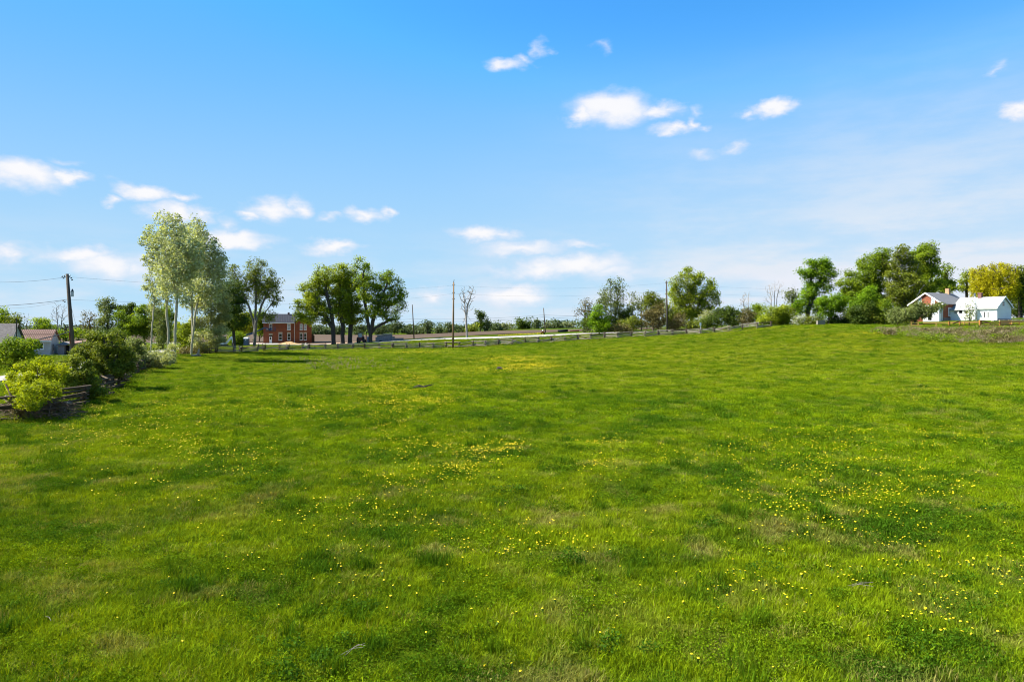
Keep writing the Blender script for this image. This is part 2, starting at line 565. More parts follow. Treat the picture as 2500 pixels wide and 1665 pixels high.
class MB:
    def __init__(s):
        s.v, s.f = [], []

    def add(s, vs, fs):
        b = len(s.v)
        s.v += [tuple(v) for v in vs]
        s.f += [tuple(i + b for i in f) for f in fs]
        return s

    def box(s, x0, x1, y0, y1, z0, z1):
        vs = [(x0, y0, z0), (x1, y0, z0), (x1, y1, z0), (x0, y1, z0), (x0, y0, z1), (x1, y0, z1), (x1, y1, z1), (x0, y1, z1)]
        return s.add(vs, [(3, 2, 1, 0), (4, 5, 6, 7), (0, 1, 5, 4), (1, 2, 6, 5), (2, 3, 7, 6), (3, 0, 4, 7)])

    def hexa(s, b, t):
        """bottom quad, top quad"""
        return s.add(list(b) + list(t), [(3, 2, 1, 0), (4, 5, 6, 7), (0, 1, 5, 4), (1, 2, 6, 5), (2, 3, 7, 6), (3, 0, 4, 7)])

    def beam(s, p, q, w, h=None):
        """square bar from p to q"""
        p, q = Vector(p), Vector(q)
        h = h or w
        d = (q - p).normalized()
        u = d.cross(Vector((0, 0, 1)))
        if u.length < 1e-3:
            u = Vector((1, 0, 0))
        u.normalize()
        v = u.cross(d)
        a = [p + u * sx * w / 2 + v * sz * h / 2 for sx, sz in ((-1, -1), (1, -1), (1, 1), (-1, 1))]
        b = [q + u * sx * w / 2 + v * sz * h / 2 for sx, sz in ((-1, -1), (1, -1), (1, 1), (-1, 1))]
        return s.hexa(a, b)

    def tube(s, pts, rs, n=8, cap=True):
        pts = [Vector(p) for p in pts]
        if isinstance(rs, (int, float)):
            rs = [rs] * len(pts)
        rings = []
        for i, p in enumerate(pts):
            d = (pts[min(i + 1, len(pts) - 1)] - pts[max(i - 1, 0)]).normalized()
            u = d.cross(Vector((0, 0, 1)))
            if u.length < 1e-3:
                u = Vector((1, 0, 0))
            u.normalize()
            v = d.cross(u)
            rings.append([p + (u * math.cos(2 * math.pi * k / n) + v * math.sin(2 * math.pi * k / n)) * rs[i] for k in range(n)])
        vs = [v for r in rings for v in r]
        fs = []
        for i in range(len(pts) - 1):
            for k in range(n):
                fs.append((i * n + k, i * n + (k + 1) % n, (i + 1) * n + (k + 1) % n, (i + 1) * n + k))
        if cap:
            fs.append(tuple(range(n - 1, -1, -1)))
            fs.append(tuple((len(pts) - 1) * n + k for k in range(n)))
        return s.add(vs, fs)

    def prism(s, poly, y0, y1):
        """polygon in xz extruded along y"""
        n = len(poly)
        vs = [(x, y0, z) for x, z in poly] + [(x, y1, z) for x, z in poly]
        fs = [tuple(range(n)), tuple(range(2 * n - 1, n - 1, -1))]
        for i in range(n):
            j = (i + 1) % n
            fs.append((i, i + n, j + n, j))
        return s.add(vs, fs)

    def prism_x(s, poly, x0, x1):
        """polygon in yz extruded along x"""
        n = len(poly)
        vs = [(x0, y, z) for y, z in poly] + [(x1, y, z) for y, z in poly]
        fs = [tuple(range(n)), tuple(range(2 * n - 1, n - 1, -1))]
        for i in range(n):
            j = (i + 1) % n
            fs.append((i, i + n, j + n, j))
        return s.add(vs, fs)

    def mesh(s, name, smooth=False):
        me = bpy.data.meshes.new(name)
        me.from_pydata(s.v, [], s.f)
        if smooth:
            me.polygons.foreach_set('use_smooth', np.ones(len(me.polygons), bool))
        me.update()
        return me

    def obj(s, name, m, parent=None, smooth=False, loc=None, rz=0):
        o = link(name, s.mesh(name, smooth), m, parent)
        if loc is not None:
            o.location = loc
        o.rotation_euler = (0, 0, rz)
        return o


# ================================================================== ground
def tone(x, y):
    """how dark / strawy / yellow the sward is at a place: three fields 0..1"""
    n1 = fbm(x / 7.0, y / 9.0, 21, 3)
    n2 = fbm(x / 1.7, y / 1.7, 31, 3)
    n3 = fbm(x / 1.1, y / 1.1, 41, 3)
    n4 = fbm(x / 22.0, y / 30.0, 51, 2)
    nr_ = np.clip(1.35 - np.hypot(x, y) / 45, .0, 1)
    dark = np.clip(.20 + .10 * nr_ + (.22 + .10 * nr_) * n1 + (.50 + .36 * nr_) * n2, 0, 1)
    straw = np.clip((n3 + .30 * n4 - .22) * 1.1, 0, .75) * np.clip(1.15 - np.hypot(x, y) / 90, .25, 1)
    yel = np.clip(.5 + .8 * n4 + .3 * n1, 0, 1)
    return dark, straw, yel


def grass_shader(name, instancer, dim=1.0):
    m, t, o = mat(name)

    def attr(nm):
        a = t.nodes.new('ShaderNodeAttribute')
        a.attribute_name = nm
        a.attribute_type = 'INSTANCER' if instancer else 'GEOMETRY'
        return a

    def mx(f, a, b, blend='MIX'):
        n = t.nodes.new('ShaderNodeMix')
        n.data_type = 'RGBA'
        n.blend_type = blend
        for i, v in ((0, f), (6, a), (7, b)):
            if isinstance(v, (int, float)):
                n.inputs[i].default_value = v
            elif isinstance(v, tuple):
                n.inputs[i].default_value = (*v, 1)
            else:
                t.links.new(v, n.inputs[i])
        return n.outputs[2]
    a = attr('tone')
    sp = t.nodes.new('ShaderNodeSeparateXYZ')
    t.links.new(a.outputs['Vector'], sp.inputs[0])
    c = mx(sp.outputs[2], (.148 * dim, .232 * dim, .003 * dim), (.212 * dim, .282 * dim, .005 * dim))
    c = mx(sp.outputs[0], c, (.048 * dim, .114 * dim, .005 * dim))
    c = mx(sp.outputs[1], c, (.26 * dim, .225 * dim, .065 * dim))
    # per blade variation
    g = t.nodes.new('ShaderNodeNewGeometry')
    rp = t.nodes.new('ShaderNodeMapRange')
    rp.inputs[3].default_value, rp.inputs[4].default_value = .62, 1.38
    if instancer:
        t.links.new(g.outputs['Random Per Island'], rp.inputs[0])
    else:
        n = t.nodes.new('ShaderNodeTexNoise')
        n.inputs['Scale'].default_value = 38
        n.inputs['Roughness'].default_value = .7
        rp.inputs[1].default_value, rp.inputs[2].default_value = .3, .7
        rp.inputs[3].default_value, rp.inputs[4].default_value = .25, 1.35
        n.inputs['Detail'].default_value = 6
        t.links.new(g.outputs['Position'], n.inputs['Vector'])
        t.links.new(n.outputs[0], rp.inputs[0])
    v = t.nodes.new('ShaderNodeVectorMath')
    v.operation = 'SCALE'
    t.links.new(c, v.inputs[0])
    t.links.new(rp.outputs[0], v.inputs['Scale'])
    p = t.nodes.new('ShaderNodeBsdfPrincipled')
    p.inputs['Roughness'].default_value = .8
    p.inputs['Specular IOR Level'].default_value = .02
    t.links.new(v.outputs[0], p.inputs['Base Color'])
    if instancer:
        tr = t.nodes.new('ShaderNodeBsdfTranslucent')
        c2 = mx(1.0, v.outputs[0], (1.4, 1.12, .4), 'MULTIPLY')
        t.links.new(c2, tr.inputs[0])
        ms = t.nodes.new('ShaderNodeMixShader')
        ms.inputs[0].default_value = .30
        t.links.new(p.outputs[0], ms.inputs[1])
        t.links.new(tr.outputs[0], ms.inputs[2])
        t.links.new(ms.outputs[0], o.inputs[0])
    else:
        t.links.new(p.outputs[0], o.inputs[0])
    return m


GRASS = grass_shader('grass_blade', True)
SWARD = grass_shader('sward', False, .45)

ys = [-600, -300, -150, -80, -40, -20, -12]
y = -8.0
while y < 6000:
    ys.append(y)
    y += max(.45, (y + 15) * .0215)
ys = np.array(ys + [7000.0])
us = np.linspace(-1, 1, 340)
us = np.sign(us) * (np.abs(us) * .75 + .25 * np.abs(us) ** 4) * 1.75
wid = np.where(ys > -8, np.maximum(ys + 15, 14), 20 + np.abs(ys) * 1.2)
GX = us[None, :] * wid[:, None]
GY = np.repeat(ys[:, None], len(us), 1)
GZ = G(GX, GY)
nr, nc = GX.shape
idx = np.arange(nr * nc).reshape(nr, nc)
Fq = np.stack([idx[:-1, :-1], idx[:-1, 1:], idx[1:, 1:], idx[1:, :-1]], -1).reshape(-1, 4)
me = np_mesh('ground', np.stack([GX, GY, GZ], -1).reshape(-1, 3), Fq, True)
da, st, ye = tone(GX.ravel(), GY.ravel())
att = me.attributes.new('tone', 'FLOAT_VECTOR', 'POINT')
att.data.foreach_set('vector', np.stack([da, st, ye], 1).astype(np.float32).ravel())
ground = link('ground', me, SWARD)
ground['kind'] = 'structure'


def strip(name, pts, width, lift, m, step=1.5, across=4, wob=.25):
    """a sheet along a plan line, laid on the terrain"""
    P_ = [Vector((p[0], p[1])) for p in pts]
    line = []
    for a, b in zip(P_, P_[1:]):
        n = max(1, int((b - a).length / step))
        line += [a.lerp(b, i / n) for i in range(n)]
    line.append(P_[-1])
    for _ in range(8):
        line = [line[0]] + [(line[i - 1] + line[i] * 2 + line[i + 1]) / 4 for i in range(1, len(line) - 1)] + [line[-1]]
    X, Y = [], []
    for i, p in enumerate(line):
        d = (line[min(i + 1, len(line) - 1)] - line[max(i - 1, 0)]).normalized()
        nrm = Vector((-d.y, d.x))
        w = width if not callable(width) else width(i / len(line))
        for j in range(across + 1):
            q = p + nrm * w * (j / across - .5 + (wob / w * float(vnoise(i * .35, j, 9)) if j in (0, across) else 0))
            X.append(q.x)
            Y.append(q.y)
    X, Y = np.array(X), np.array(Y)
    Z = G(X, Y) + lift
    ids = np.arange(len(X)).reshape(len(line), across + 1)
    Fc = np.stack([ids[:-1, :-1], ids[1:, :-1], ids[1:, 1:], ids[:-1, 1:]], -1).reshape(-1, 4)
    o = link(name, np_mesh(name, np.stack([X, Y, Z], 1), Fc, True), m)
    o['kind'] = 'structure'
    return o


def patch(name, x0, x1, y0, y1, lift, m, nx=90, ny=60, skew=None, bump=0):
    u, v = np.meshgrid(np.linspace(0, 1, nx), np.linspace(0, 1, ny))
    X = x0 + (x1 - x0) * u
    Y = y0 + (y1 - y0) * v
    if skew:
        X, Y = skew(u, v, X, Y)
    Z = G(X, Y) + lift
    if bump:
        Z = Z + bump * np.abs(vnoise(Y / .9, X / 60, 77))
    ids = np.arange(nx * ny).reshape(ny, nx)
    Fc = np.stack([ids[:-1, :-1], ids[:-1, 1:], ids[1:, 1:], ids[1:, :-1]], -1).reshape(-1, 4)
    o = link(name, np_mesh(name, np.stack([X, Y, Z], -1).reshape(-1, 3), Fc, True), m)
    o['kind'] = 'structure'
    return o


def pl(px, d):
    return ((px - 1250) / F * d, d)


# the gravel road behind the far fence and the one along the left fence
strip('road', [pl(380, 205), pl(560, 198), pl(766, 194), pl(900, 190), pl(1050, 185.5), pl(1220, 182), pl(1400, 179), pl(1600, 175), pl(1720, 173), pl(1850, 176)], 6.0, .06, MT['gravel'])
strip('side_road', [(-41, 20), (-45, 48), (-49, 66), (-56, 90), (-66, 120), (-78, 160), (-86, 196)], 5.0, .055, MT['gravel'])
strip('driveway', [(-64, 117), (-72, 118.5), (-80, 119.0), (-92, 120)], 3.2, .05, MT['gravel'])
# plowed field and bare yard of the brick house
patch('plowed_field', -170, 62, 213, 336, .05, MT['soil'], 200, 160,
      lambda u, v, X, Y: ((-170 + (215 - 60 * v ** 2) * u) * (1 + .25 * v), 209 - 12 * u + (126 + 20 * u - 4 * vnoise(u * 9, v, 8)) * v), .12)
patch('yard', -84, -45, 196, 214, .035, MT['dirt'], 70, 30, lambda u, v, X, Y: (X + 2.0 * vnoise(u * 5, v * 9, 5) * 1.0, Y + 1.2 * vnoise(u * 9, v * 3, 6)))


# ================================================================== trees
def ell_pts(lobes, dens, rng, shell=.35, nmin=4):
    """points inside ellipsoid lobes, mostly towards their skins; lobes = (centre, (rx, ry, rz))"""
    out = []
    for c, r in lobes:
        n = max(nmin, int(dens * r[0] * r[2] * (r[1] ** .5) * 1.0))
        v = rng.normal(size=(n, 3))
        v /= np.linalg.norm(v, axis=1)[:, None]
        rad = shell + (1 - shell) * rng.random(n) ** .5
        out.append(np.array(c) + v * rad[:, None] * np.array(r))
    return np.concatenate(out)


def grow(trunks, att, step, rng, free=.35):
    """trunk polylines + attractors -> nodes with parents"""
    pos, par, pl_, ok = [], [], [], []
    for line in trunks:
        line = [np.array(p, float) for p in line]
        tot = sum(np.linalg.norm(b - a) for a, b in zip(line, line[1:]))
        prev, run = -1, 0.0
        for si, (a, b) in enumerate(zip(line, line[1:])):
            Ls = np.linalg.norm(b - a)
            n = max(1, int(round(Ls / step)))
            for i in range(n + 1 if si == 0 else n):
                t = i / n if si == 0 else (i + 1) / n
                p = a + (b - a) * t + (rng.normal(size=3) * step * .05 if i else 0)
                pos.append(p)
                par.append(prev)
                run += 0 if prev < 0 else np.linalg.norm(p - pos[prev])
                pl_.append(run)
                ok.append(run > free * tot)
                prev = len(pos) - 1
    n0 = len(pos)
    cap = n0 + sum(4 + int(60 / max(step, .1)) for _ in range(1)) + len(att) * 40
    A = np.zeros((cap, 3))
    A[:n0] = pos
    PLN = np.zeros(cap)
    PLN[:n0] = pl_
    OK = np.zeros(cap, bool)
    OK[:n0] = ok
    n = n0
    dist0 = np.min(np.linalg.norm(att[:, None] - A[None, :n0], axis=2), axis=1)
    tips = []
    for ai in np.argsort(dist0):
        a = att[ai]
        d = np.linalg.norm(A[:n] - a, axis=1)
        hz = np.hypot(A[:n, 0] - a[0], A[:n, 1] - a[1])
        cost = d + .18 * PLN[:n] + 1.1 * np.maximum(0, A[:n, 2] + .35 * hz - a[2]) + np.where(OK[:n], 0, 1e3)
        i = int(np.argmin(cost))
        di = d[i]
        k_ = max(1, min(30, int(math.ceil(di / step))))
        p0 = A[i]
        pdv = p0 - A[par[i]] if par[i] >= 0 else np.array([0, 0, 1.0])
        pdv = pdv / (np.linalg.norm(pdv) + 1e-6)
        c = p0 + pdv * di * .30 + np.array([0, 0, .10 * di])
        c = c * .5 + (p0 + a) * .25
        prev = i
        for j in range(1, k_ + 1):
            t = j / k_
            q = (1 - t) ** 2 * p0 + 2 * t * (1 - t) * c + t * t * a
            if j < k_:
                q = q + rng.normal(size=3) * step * .06
            A[n] = q
            par.append(prev)
            PLN[n] = PLN[prev] + di / k_
            OK[n] = True
            prev = n
            n += 1
            if n >= cap - 40:
                break
        tips.append(prev)
        if n >= cap - 40:
            break
    return A[:n], np.array(par), n0, tips


def wood_mesh(name, A, par, R, r0, k=4):
    n = len(A)
    ch = np.zeros(n, int)
    for i in range(n):
        if par[i] >= 0:
            ch[par[i]] += 1
    ntips = max(2, int((ch == 0).sum()))
    e = 2.15
    r0 = R * ntips ** (-1 / e)
    acc_ = np.where(ch == 0, r0 ** e, 0.0)
    for i in range(n - 1, -1, -1):
        if par[i] >= 0:
            acc_[par[i]] += acc_[i] * 1.0
    rad = acc_ ** (1 / e)
    for i in range(n):                     # root flare and gentle taper
        if par[i] < 0:
            rad[i] *= 1.25
    dirs = np.zeros((n, 3))
    has = par >= 0
    dirs[has] = A[has] - A[par[has]]
    dirs[~has] = (0, 0, 1)
    dirs /= np.linalg.norm(dirs, axis=1)[:, None] + 1e-9
    u = np.cross(dirs, np.array([.31, .87, .05]))
    u /= np.linalg.norm(u, axis=1)[:, None] + 1e-9
    v = np.cross(dirs, u)
    an = np.arange(k) * 2 * math.pi / k
    V = A[:, None] + (u[:, None] * np.cos(an)[None, :, None] + v[:, None] * np.sin(an)[None, :, None]) * rad[:, None, None]
    ci = np.where(has)[0]
    pi_ = par[ci]
    kk = np.arange(k)
    Fc = np.stack([pi_[:, None] * k + kk, pi_[:, None] * k + (kk + 1) % k, ci[:, None] * k + (kk + 1) % k, ci[:, None] * k + kk], -1).reshape(-1, 4)
    return np_mesh(name, V.reshape(-1, 3), Fc, True)


def leaf_mesh(name, C0, size, rng, tint, up=.45, aspect=.62, out=None):
    """diamond leaves at C0, folded a little along the midrib"""
    n = len(C0)
    nrm = rng.normal(size=(n, 3))
    nrm /= np.linalg.norm(nrm, axis=1)[:, None]
    nrm[:, 2] += up
    if out is not None:
        nrm += out
    nrm /= np.linalg.norm(nrm, axis=1)[:, None]
    a = np.cross(nrm, rng.normal(size=(n, 3)))
    a /= np.linalg.norm(a, axis=1)[:, None] + 1e-9
    b = np.cross(nrm, a)
    s = (size * (.6 + .8 * rng.random(n)))[:, None]
    w = s * aspect * .5
    V = np.stack([C0 - a * s * .5, C0 + b * w + nrm * s * .10, C0 + a * s * .5, C0 - b * w + nrm * s * .10], 1).reshape(-1, 3)
    i = np.arange(n) * 4
    Fc = np.stack([i, i + 1, i + 2, i + 3], 1)
    return np_mesh(name, V, Fc, False, np.repeat(tint, 4))


NTRI = [0]


def tree(name, label, cat, base, lobes, leaf='green', bark='bark', cover=2.2, dens=None, R=None, trunks=None, group=None, seed=1, ls=None, clump=None,
         shell=.35, droop=0.0, depth=.85, k=3, free=.35, up=.45, extra=None, blossom=0.0, step=None, leafless=False, base_pt=None):
    """base=(photo column, depth); lobes in photo pixels (px, py, rx, ry[, depth offset])"""
    rng = np.random.default_rng(seed * 7919 + 13)
    px0, d = base
    b = gp(px0, d) if base_pt is None else base_pt
    sc = d / F
    LB = []
    for lb in lobes:
        px, py, rx, ry = lb[:4]
        rx, ry = rx * 1.20, ry * 1.18
        ddp = lb[4] if len(lb) > 4 else rng.normal() * .30 * rx * sc
        c = Wp(px, py, d + ddp)
        LB.append((np.array(c), (rx * sc, max(rx, ry) * sc * depth, ry * sc)))
    ls = (ls * 1.25) if ls else d * .0021
    cover = cover * 2.1
    area = sum(math.pi * r[0] * r[2] for _, r in LB)
    if dens is None:
        dens = min(6.0, 45.0 / max(area, 1) + 0.28)
    att = ell_pts(LB, dens, rng, shell)
    cap_ = 520 if leaf == 'poplar' else 300
    if len(att) > cap_:
        att = att[rng.permutation(len(att))[:cap_]]
    zmin = b.z + .15
    att[:, 2] = np.maximum(att[:, 2], zmin)
    allc = np.array([c for c, _ in LB])
    wts = np.array([r[0] * r[2] for _, r in LB])
    cen = (allc * wts[:, None]).sum(0) / wts.sum()
    top = max(c[2] + r[2] * .3 for c, r in LB)
    if trunks is None:
        mid = (np.array(b) * .5 + cen * .5)
        mid[0] += rng.normal() * .1
        tl = [[np.array(b) - np.array([0, 0, .15]), mid, np.array([cen[0], cen[1], cen[2] * .35 + top * .65])]]
    else:
        tl = []
        for line in trunks:                # photo pixel polylines from the ground up
            q0 = gp(line[0][0], d)
            off = 0 if len(line[0]) < 3 else line[0][2]
            if off:
                q0 = gp(line[0][0], d + off)
            tl.append([np.array(q0) - np.array([0, 0, .15])] + [np.array(Wp(p[0], p[1], d + (p[2] if len(p) > 2 else 0))) for p in line[1:]])
    step = step or max(.35, .004 * d)
    A, par, n0, tips = grow(tl, att, step, rng, free)
    R = (R * 1.35 if R else max(.05, .022 * (top - b.z) + .04))
    root = empty(name, b, label, cat, group)
    inv = np.array(b)
    tr = link('trunk', wood_mesh(name + '_trunk', A - inv, par, R, max(.012, d * .00009) * (1 if not leafless else .8), k), MT[bark], root)
    NTRI[0] += len(tr.data.polygons) * 2
    if leafless:
        return root
    n = int(cover * area / (.31 * ls * ls))
    clump = clump or (.0048 * d)
    pick = rng.integers(0, len(att), n)
    ctint = rng.random(len(att)) * .75
    # leaves gather round twig ends and along the last bit of the twig
    tipn = np.array(tips)
    if len(tipn) < len(att):
        tipn = np.resize(tipn, len(att))
    ends = A[tipn]
    pr = A[np.maximum(par[tipn], 0)]
    t_ = rng.random(n)[:, None] ** 2
    offs = rng.normal(size=(n, 3))
    offs *= ((.35 + .65 * rng.random(n)) / np.linalg.norm(offs, axis=1))[:, None]
    csz = (.65 + .8 * rng.random(len(att)))[pick][:, None]
    C0 = ends[pick] * (1 - t_) + pr[pick] * t_ + offs * csz * clump * 1.75 * np.array([1, 1, .72])
    # plus a thin spread through each lobe so that the crown has an inside
    m_ = int(n * .12)
    li = rng.choice(len(LB), m_, p=wts / wts.sum())
    v = rng.normal(size=(m_, 3))
    v /= np.linalg.norm(v, axis=1)[:, None]
    rr = (rng.random(m_) ** .45)[:, None]
    C0[:m_] = allc[li] + v * rr * np.array([r for _, r in LB])[li] * .97
    if droop:
        C0[:, 2] -= (droop * (.4 + .9 * rng.random(len(att))))[pick] * rng.random(n) ** 1.2
    C0[:, 2] = np.maximum(C0[:, 2], b.z + .05 + rng.random(n) * .2)
    tint = np.clip(ctint[pick] * .75 + rng.random(n) * .5 - .08, 0, 1)
    oc = C0 - cen
    oc /= np.linalg.norm(oc, axis=1)[:, None] + 1e-6
    oc = oc * .5 + offs * 1.3
    nb = int(n * blossom)
    crown = link('crown', leaf_mesh(name + '_crown', C0[nb:] - inv, ls, rng, tint[nb:], up, out=oc[nb:] * .55), LF[leaf], root)
    NTRI[0] += (n - nb) * 2
    if nb:
        link('blossom', leaf_mesh(name + '_blossom', C0[:nb] + oc[:nb] * .15 - inv, ls * .9, rng, tint[:nb], up), LF['blossom'], root)
    return root


def z2(l):
    return [(300 + a / 3.92, 500 + b_ / 3.92, c / 3.92, e / 3.92) + tuple(r) for a, b_, c, e, *r in l]


def zz(ox, oy, s):
    return lambda l: [(ox + a / s, oy + b_ / s, c / s, e / s) + tuple(r) for a, b_, c, e, *r in l]


def tz(ox, oy, s):
    return lambda ll: [[(ox + p[0] / s, oy + p[1] / s) + tuple(p[2:]) for p in l] for l in ll]


Z1, Z3, Z4, Z5, Z6, Z7 = zz(0, 500, 2.85), zz(500, 620, 4.282), zz(950, 660, 5.233), zz(1350, 640, 5.233), zz(1750, 580, 5.8875), zz(2050, 580, 5.233)
Z2 = zz(300, 500, 3.92)
T2, T3, T5, T6, T7, T1 = tz(300, 500, 3.92), tz(500, 620, 4.282), tz(1350, 640, 5.233), tz(1750, 580, 5.8875), tz(2050, 580, 5.233), tz(0, 500, 2.85)

# ---- silver poplars at the corner of the left fence
GP = 'silver poplars at the fence corner'
tree('poplar_tree', 'tallest silver poplar, its white front trunk ending in a black foot at the meadow edge', 'tree', (425, 96),
     Z2([(440, 330, 150, 230), (540, 500, 170, 230), (450, 650, 130, 160), (375, 170, 34, 110), (430, 200, 30, 100), (500, 200, 34, 140), (560, 220, 30, 110), (290, 330, 60, 60), (590, 700, 130, 130), (640, 480, 120, 190), (420, 790, 70, 100), (570, 870, 70, 70)]), 'poplar', 'bark_pale', .85, R=.17, ls=.24, clump=.36,
     trunks=T2([[(490, 1500), (500, 1200), (515, 950), (532, 650), (500, 350), (480, 200)], [(490, 1500), (505, 1100), (520, 900), (430, 520), (370, 220)]]), group=GP, seed=2, k=5, free=.3, shell=.1, dens=6)
tree('poplar_tree', 'silver poplar with a kinked white trunk, just left of the tallest poplar', 'tree', (410, 101),
     Z2([(330, 440, 110, 150), (380, 700, 100, 150), (225, 330, 60, 80), (290, 560, 90, 90), (400, 820, 80, 80), (225, 260, 40, 50), (190, 360, 40, 40), (430, 930, 60, 70)]), 'poplar', 'bark_pale', .8, R=.13, ls=.24, clump=.36,
     trunks=T2([[(432, 1400), (435, 1200), (418, 1060), (425, 900), (400, 700), (330, 450), (230, 290)]]), group=GP, seed=3, k=5, free=.35, shell=.1, dens=6)
tree('poplar_tree', 'silver poplar whose white trunk leans right beside the small pile of cut logs', 'tree', (466, 118),
     Z2([(700, 400, 160, 180), (800, 600, 150, 170), (690, 210, 34, 130), (750, 220, 34, 110), (790, 320, 50, 110), (870, 470, 100, 120), (930, 560, 60, 90), (900, 660, 100, 130), (760, 780, 140, 110), (830, 870, 110, 100)]), 'poplar', 'bark_pale', .95, R=.18, ls=.28, clump=.42,
     trunks=T2([[(650, 1440), (670, 1220), (692, 1050), (720, 880), (740, 600), (730, 300)], [(650, 1440), (690, 1060), (725, 880), (850, 600), (880, 450)]]), group=GP, seed=4, k=5, free=.3, shell=.1, dens=6)
tree('poplar_tree', 'silver poplar with a straight white trunk, close behind the right leaning one', 'tree', (468, 124),
     Z2([(640, 560, 150, 200), (610, 320, 110, 150), (660, 760, 120, 110), (940, 760, 90, 110), (600, 480, 110, 170), (720, 650, 120, 150), (560, 820, 100, 80), (620, 920, 90, 70)]), 'poplar', 'bark_pale', .85, R=.15, ls=.28, clump=.42,
     trunks=T2([[(672, 1380), (662, 1050), (660, 880), (640, 600), (610, 330)]]), group=GP, seed=5, k=5, free=.35, shell=.1, dens=6)
tree('poplar_tree', 'slim young silver poplar with sparse leaves, leftmost white trunk of its group', 'tree', (367, 106),
     Z2([(270, 780, 80, 100), (325, 950, 60, 80), (245, 690, 45, 60), (200, 800, 40, 30), (300, 870, 40, 60)]), 'poplar', 'bark_pale', .8, R=.09, clump=.3,
     trunks=T2([[(262, 1370), (280, 1150), (303, 920), (288, 800), (270, 680)]]), group=GP, seed=6, k=5, free=.4, shell=.2, dens=5)

# ---- shrubs under and behind the poplars
GS = 'shrubs under the poplars'
SH = [('silver_shrub', 'tall silver leaved bush leaning right of the two far poplar trunks', Z2([(850, 1000, 130, 140), (880, 1160, 130, 130), (770, 1080, 90, 110), (900, 880, 100, 100), (760, 920, 90, 80), (950, 1020, 80, 110)]), (515, 128), 'silver', 1.9),
      ('silver_shrub', 'wide silver bush low beside the rail fence end and white digger', Z2([(800, 1290, 130, 90), (900, 1270, 90, 80)]), (512, 124), 'silver', 1.9),
      ('green_shrub', 'yellow green shrub growing between the white poplar trunks', Z2([(590, 1200, 90, 130), (610, 1330, 90, 90)]), (452, 127), 'maple', 2.0),
      ('silver_shrub', 'grey green shrub between the leftmost two poplar trunks', Z2([(340, 1130, 80, 140), (370, 1280, 70, 100)]), (388, 112), 'greygreen', 1.7),
      ('silver_shrub', 'pale leafy shrub beneath the slim leftmost poplar', Z2([(200, 1430, 130, 110), (290, 1490, 120, 90), (370, 1500, 90, 60)]), (358, 79), 'silver', 1.9),
      ('silver_shrub', 'grey brown tangled shrub right of the big round bush', Z2([(110, 1440, 110, 100), (130, 1340, 80, 70), (60, 1500, 70, 70)]), (330, 72), 'greygreen', 1.9),
      ('brown_shrub', 'brown twiggy growth around the right leaning poplar foot', Z2([(720, 1400, 110, 50), (570, 1430, 80, 50)]), (478, 121), 'brown', 1.2)]
SH.append(('silver_shrub', 'low pale shrub at the foot of the tallest poplar', [(392, 872, 34, 22), (372, 880, 26, 20), (408, 862, 20, 22)], (390, 90), 'silver', 1.7))
for i, (nm, lab, lob, bs, lf, cv) in enumerate(SH):
    tree(nm, lab, 'shrub', bs, lob, lf, 'twig', cv, group=GS, seed=20 + i, R=.06, free=.1)

# ---- dark trees behind the poplars
GD = 'dark trees behind the poplars'
tree('leafy_tree', 'dark green tree behind the slim leftmost poplar', 'tree', (355, 150), Z2([(210, 1060, 90, 100), (250, 1180, 90, 110), (150, 1120, 70, 100)]), 'green', 'bark_dark', 2.4, group=GD, seed=31)
tree('leafy_tree', 'dark green tree at the left end of the row behind the poplars', 'tree', (315, 155), Z2([(60, 1040, 80, 90), (80, 1150, 80, 110), (0, 1100, 60, 110)]), 'dark', 'bark_dark', 2.3, group=GD, seed=32)
tree('leafy_tree', 'deep green tree seen between the left poplar trunks', 'tree', (398, 150), Z2([(390, 1080, 90, 120), (400, 1230, 90, 90)]), 'green', 'bark_dark', 2.2, group=GD, seed=33)
tree('spruce_tree', 'tall dark evergreen between the poplars and the maple', 'tree', (572, 160), Z2([(1060, 800, 70, 80), (1050, 930, 100, 110), (1080, 1060, 110, 110), (1000, 1080, 80, 110), (1000, 850, 70, 80)]), 'dark', 'bark_dark', 2.6, group=GD, seed=34, dens=2)
tree('leafy_tree', 'yellow green tree behind the round bush and blue lift arm', 'tree', (590, 206), Z2([(1090, 1120, 100, 80), (1180, 1080, 70, 90), (1160, 1190, 90, 60)]), 'maple', 'bark_dark', 2.4, group=GD, seed=35)
tree('leafy_tree', 'mid green low tree beside the left wall of the brick farmhouse', 'tree', (632, 214), Z2([(1310, 1080, 60, 90), (1330, 1200, 60, 80)]), 'green', 'bark_dark', 2.2, group=GD, seed=36)

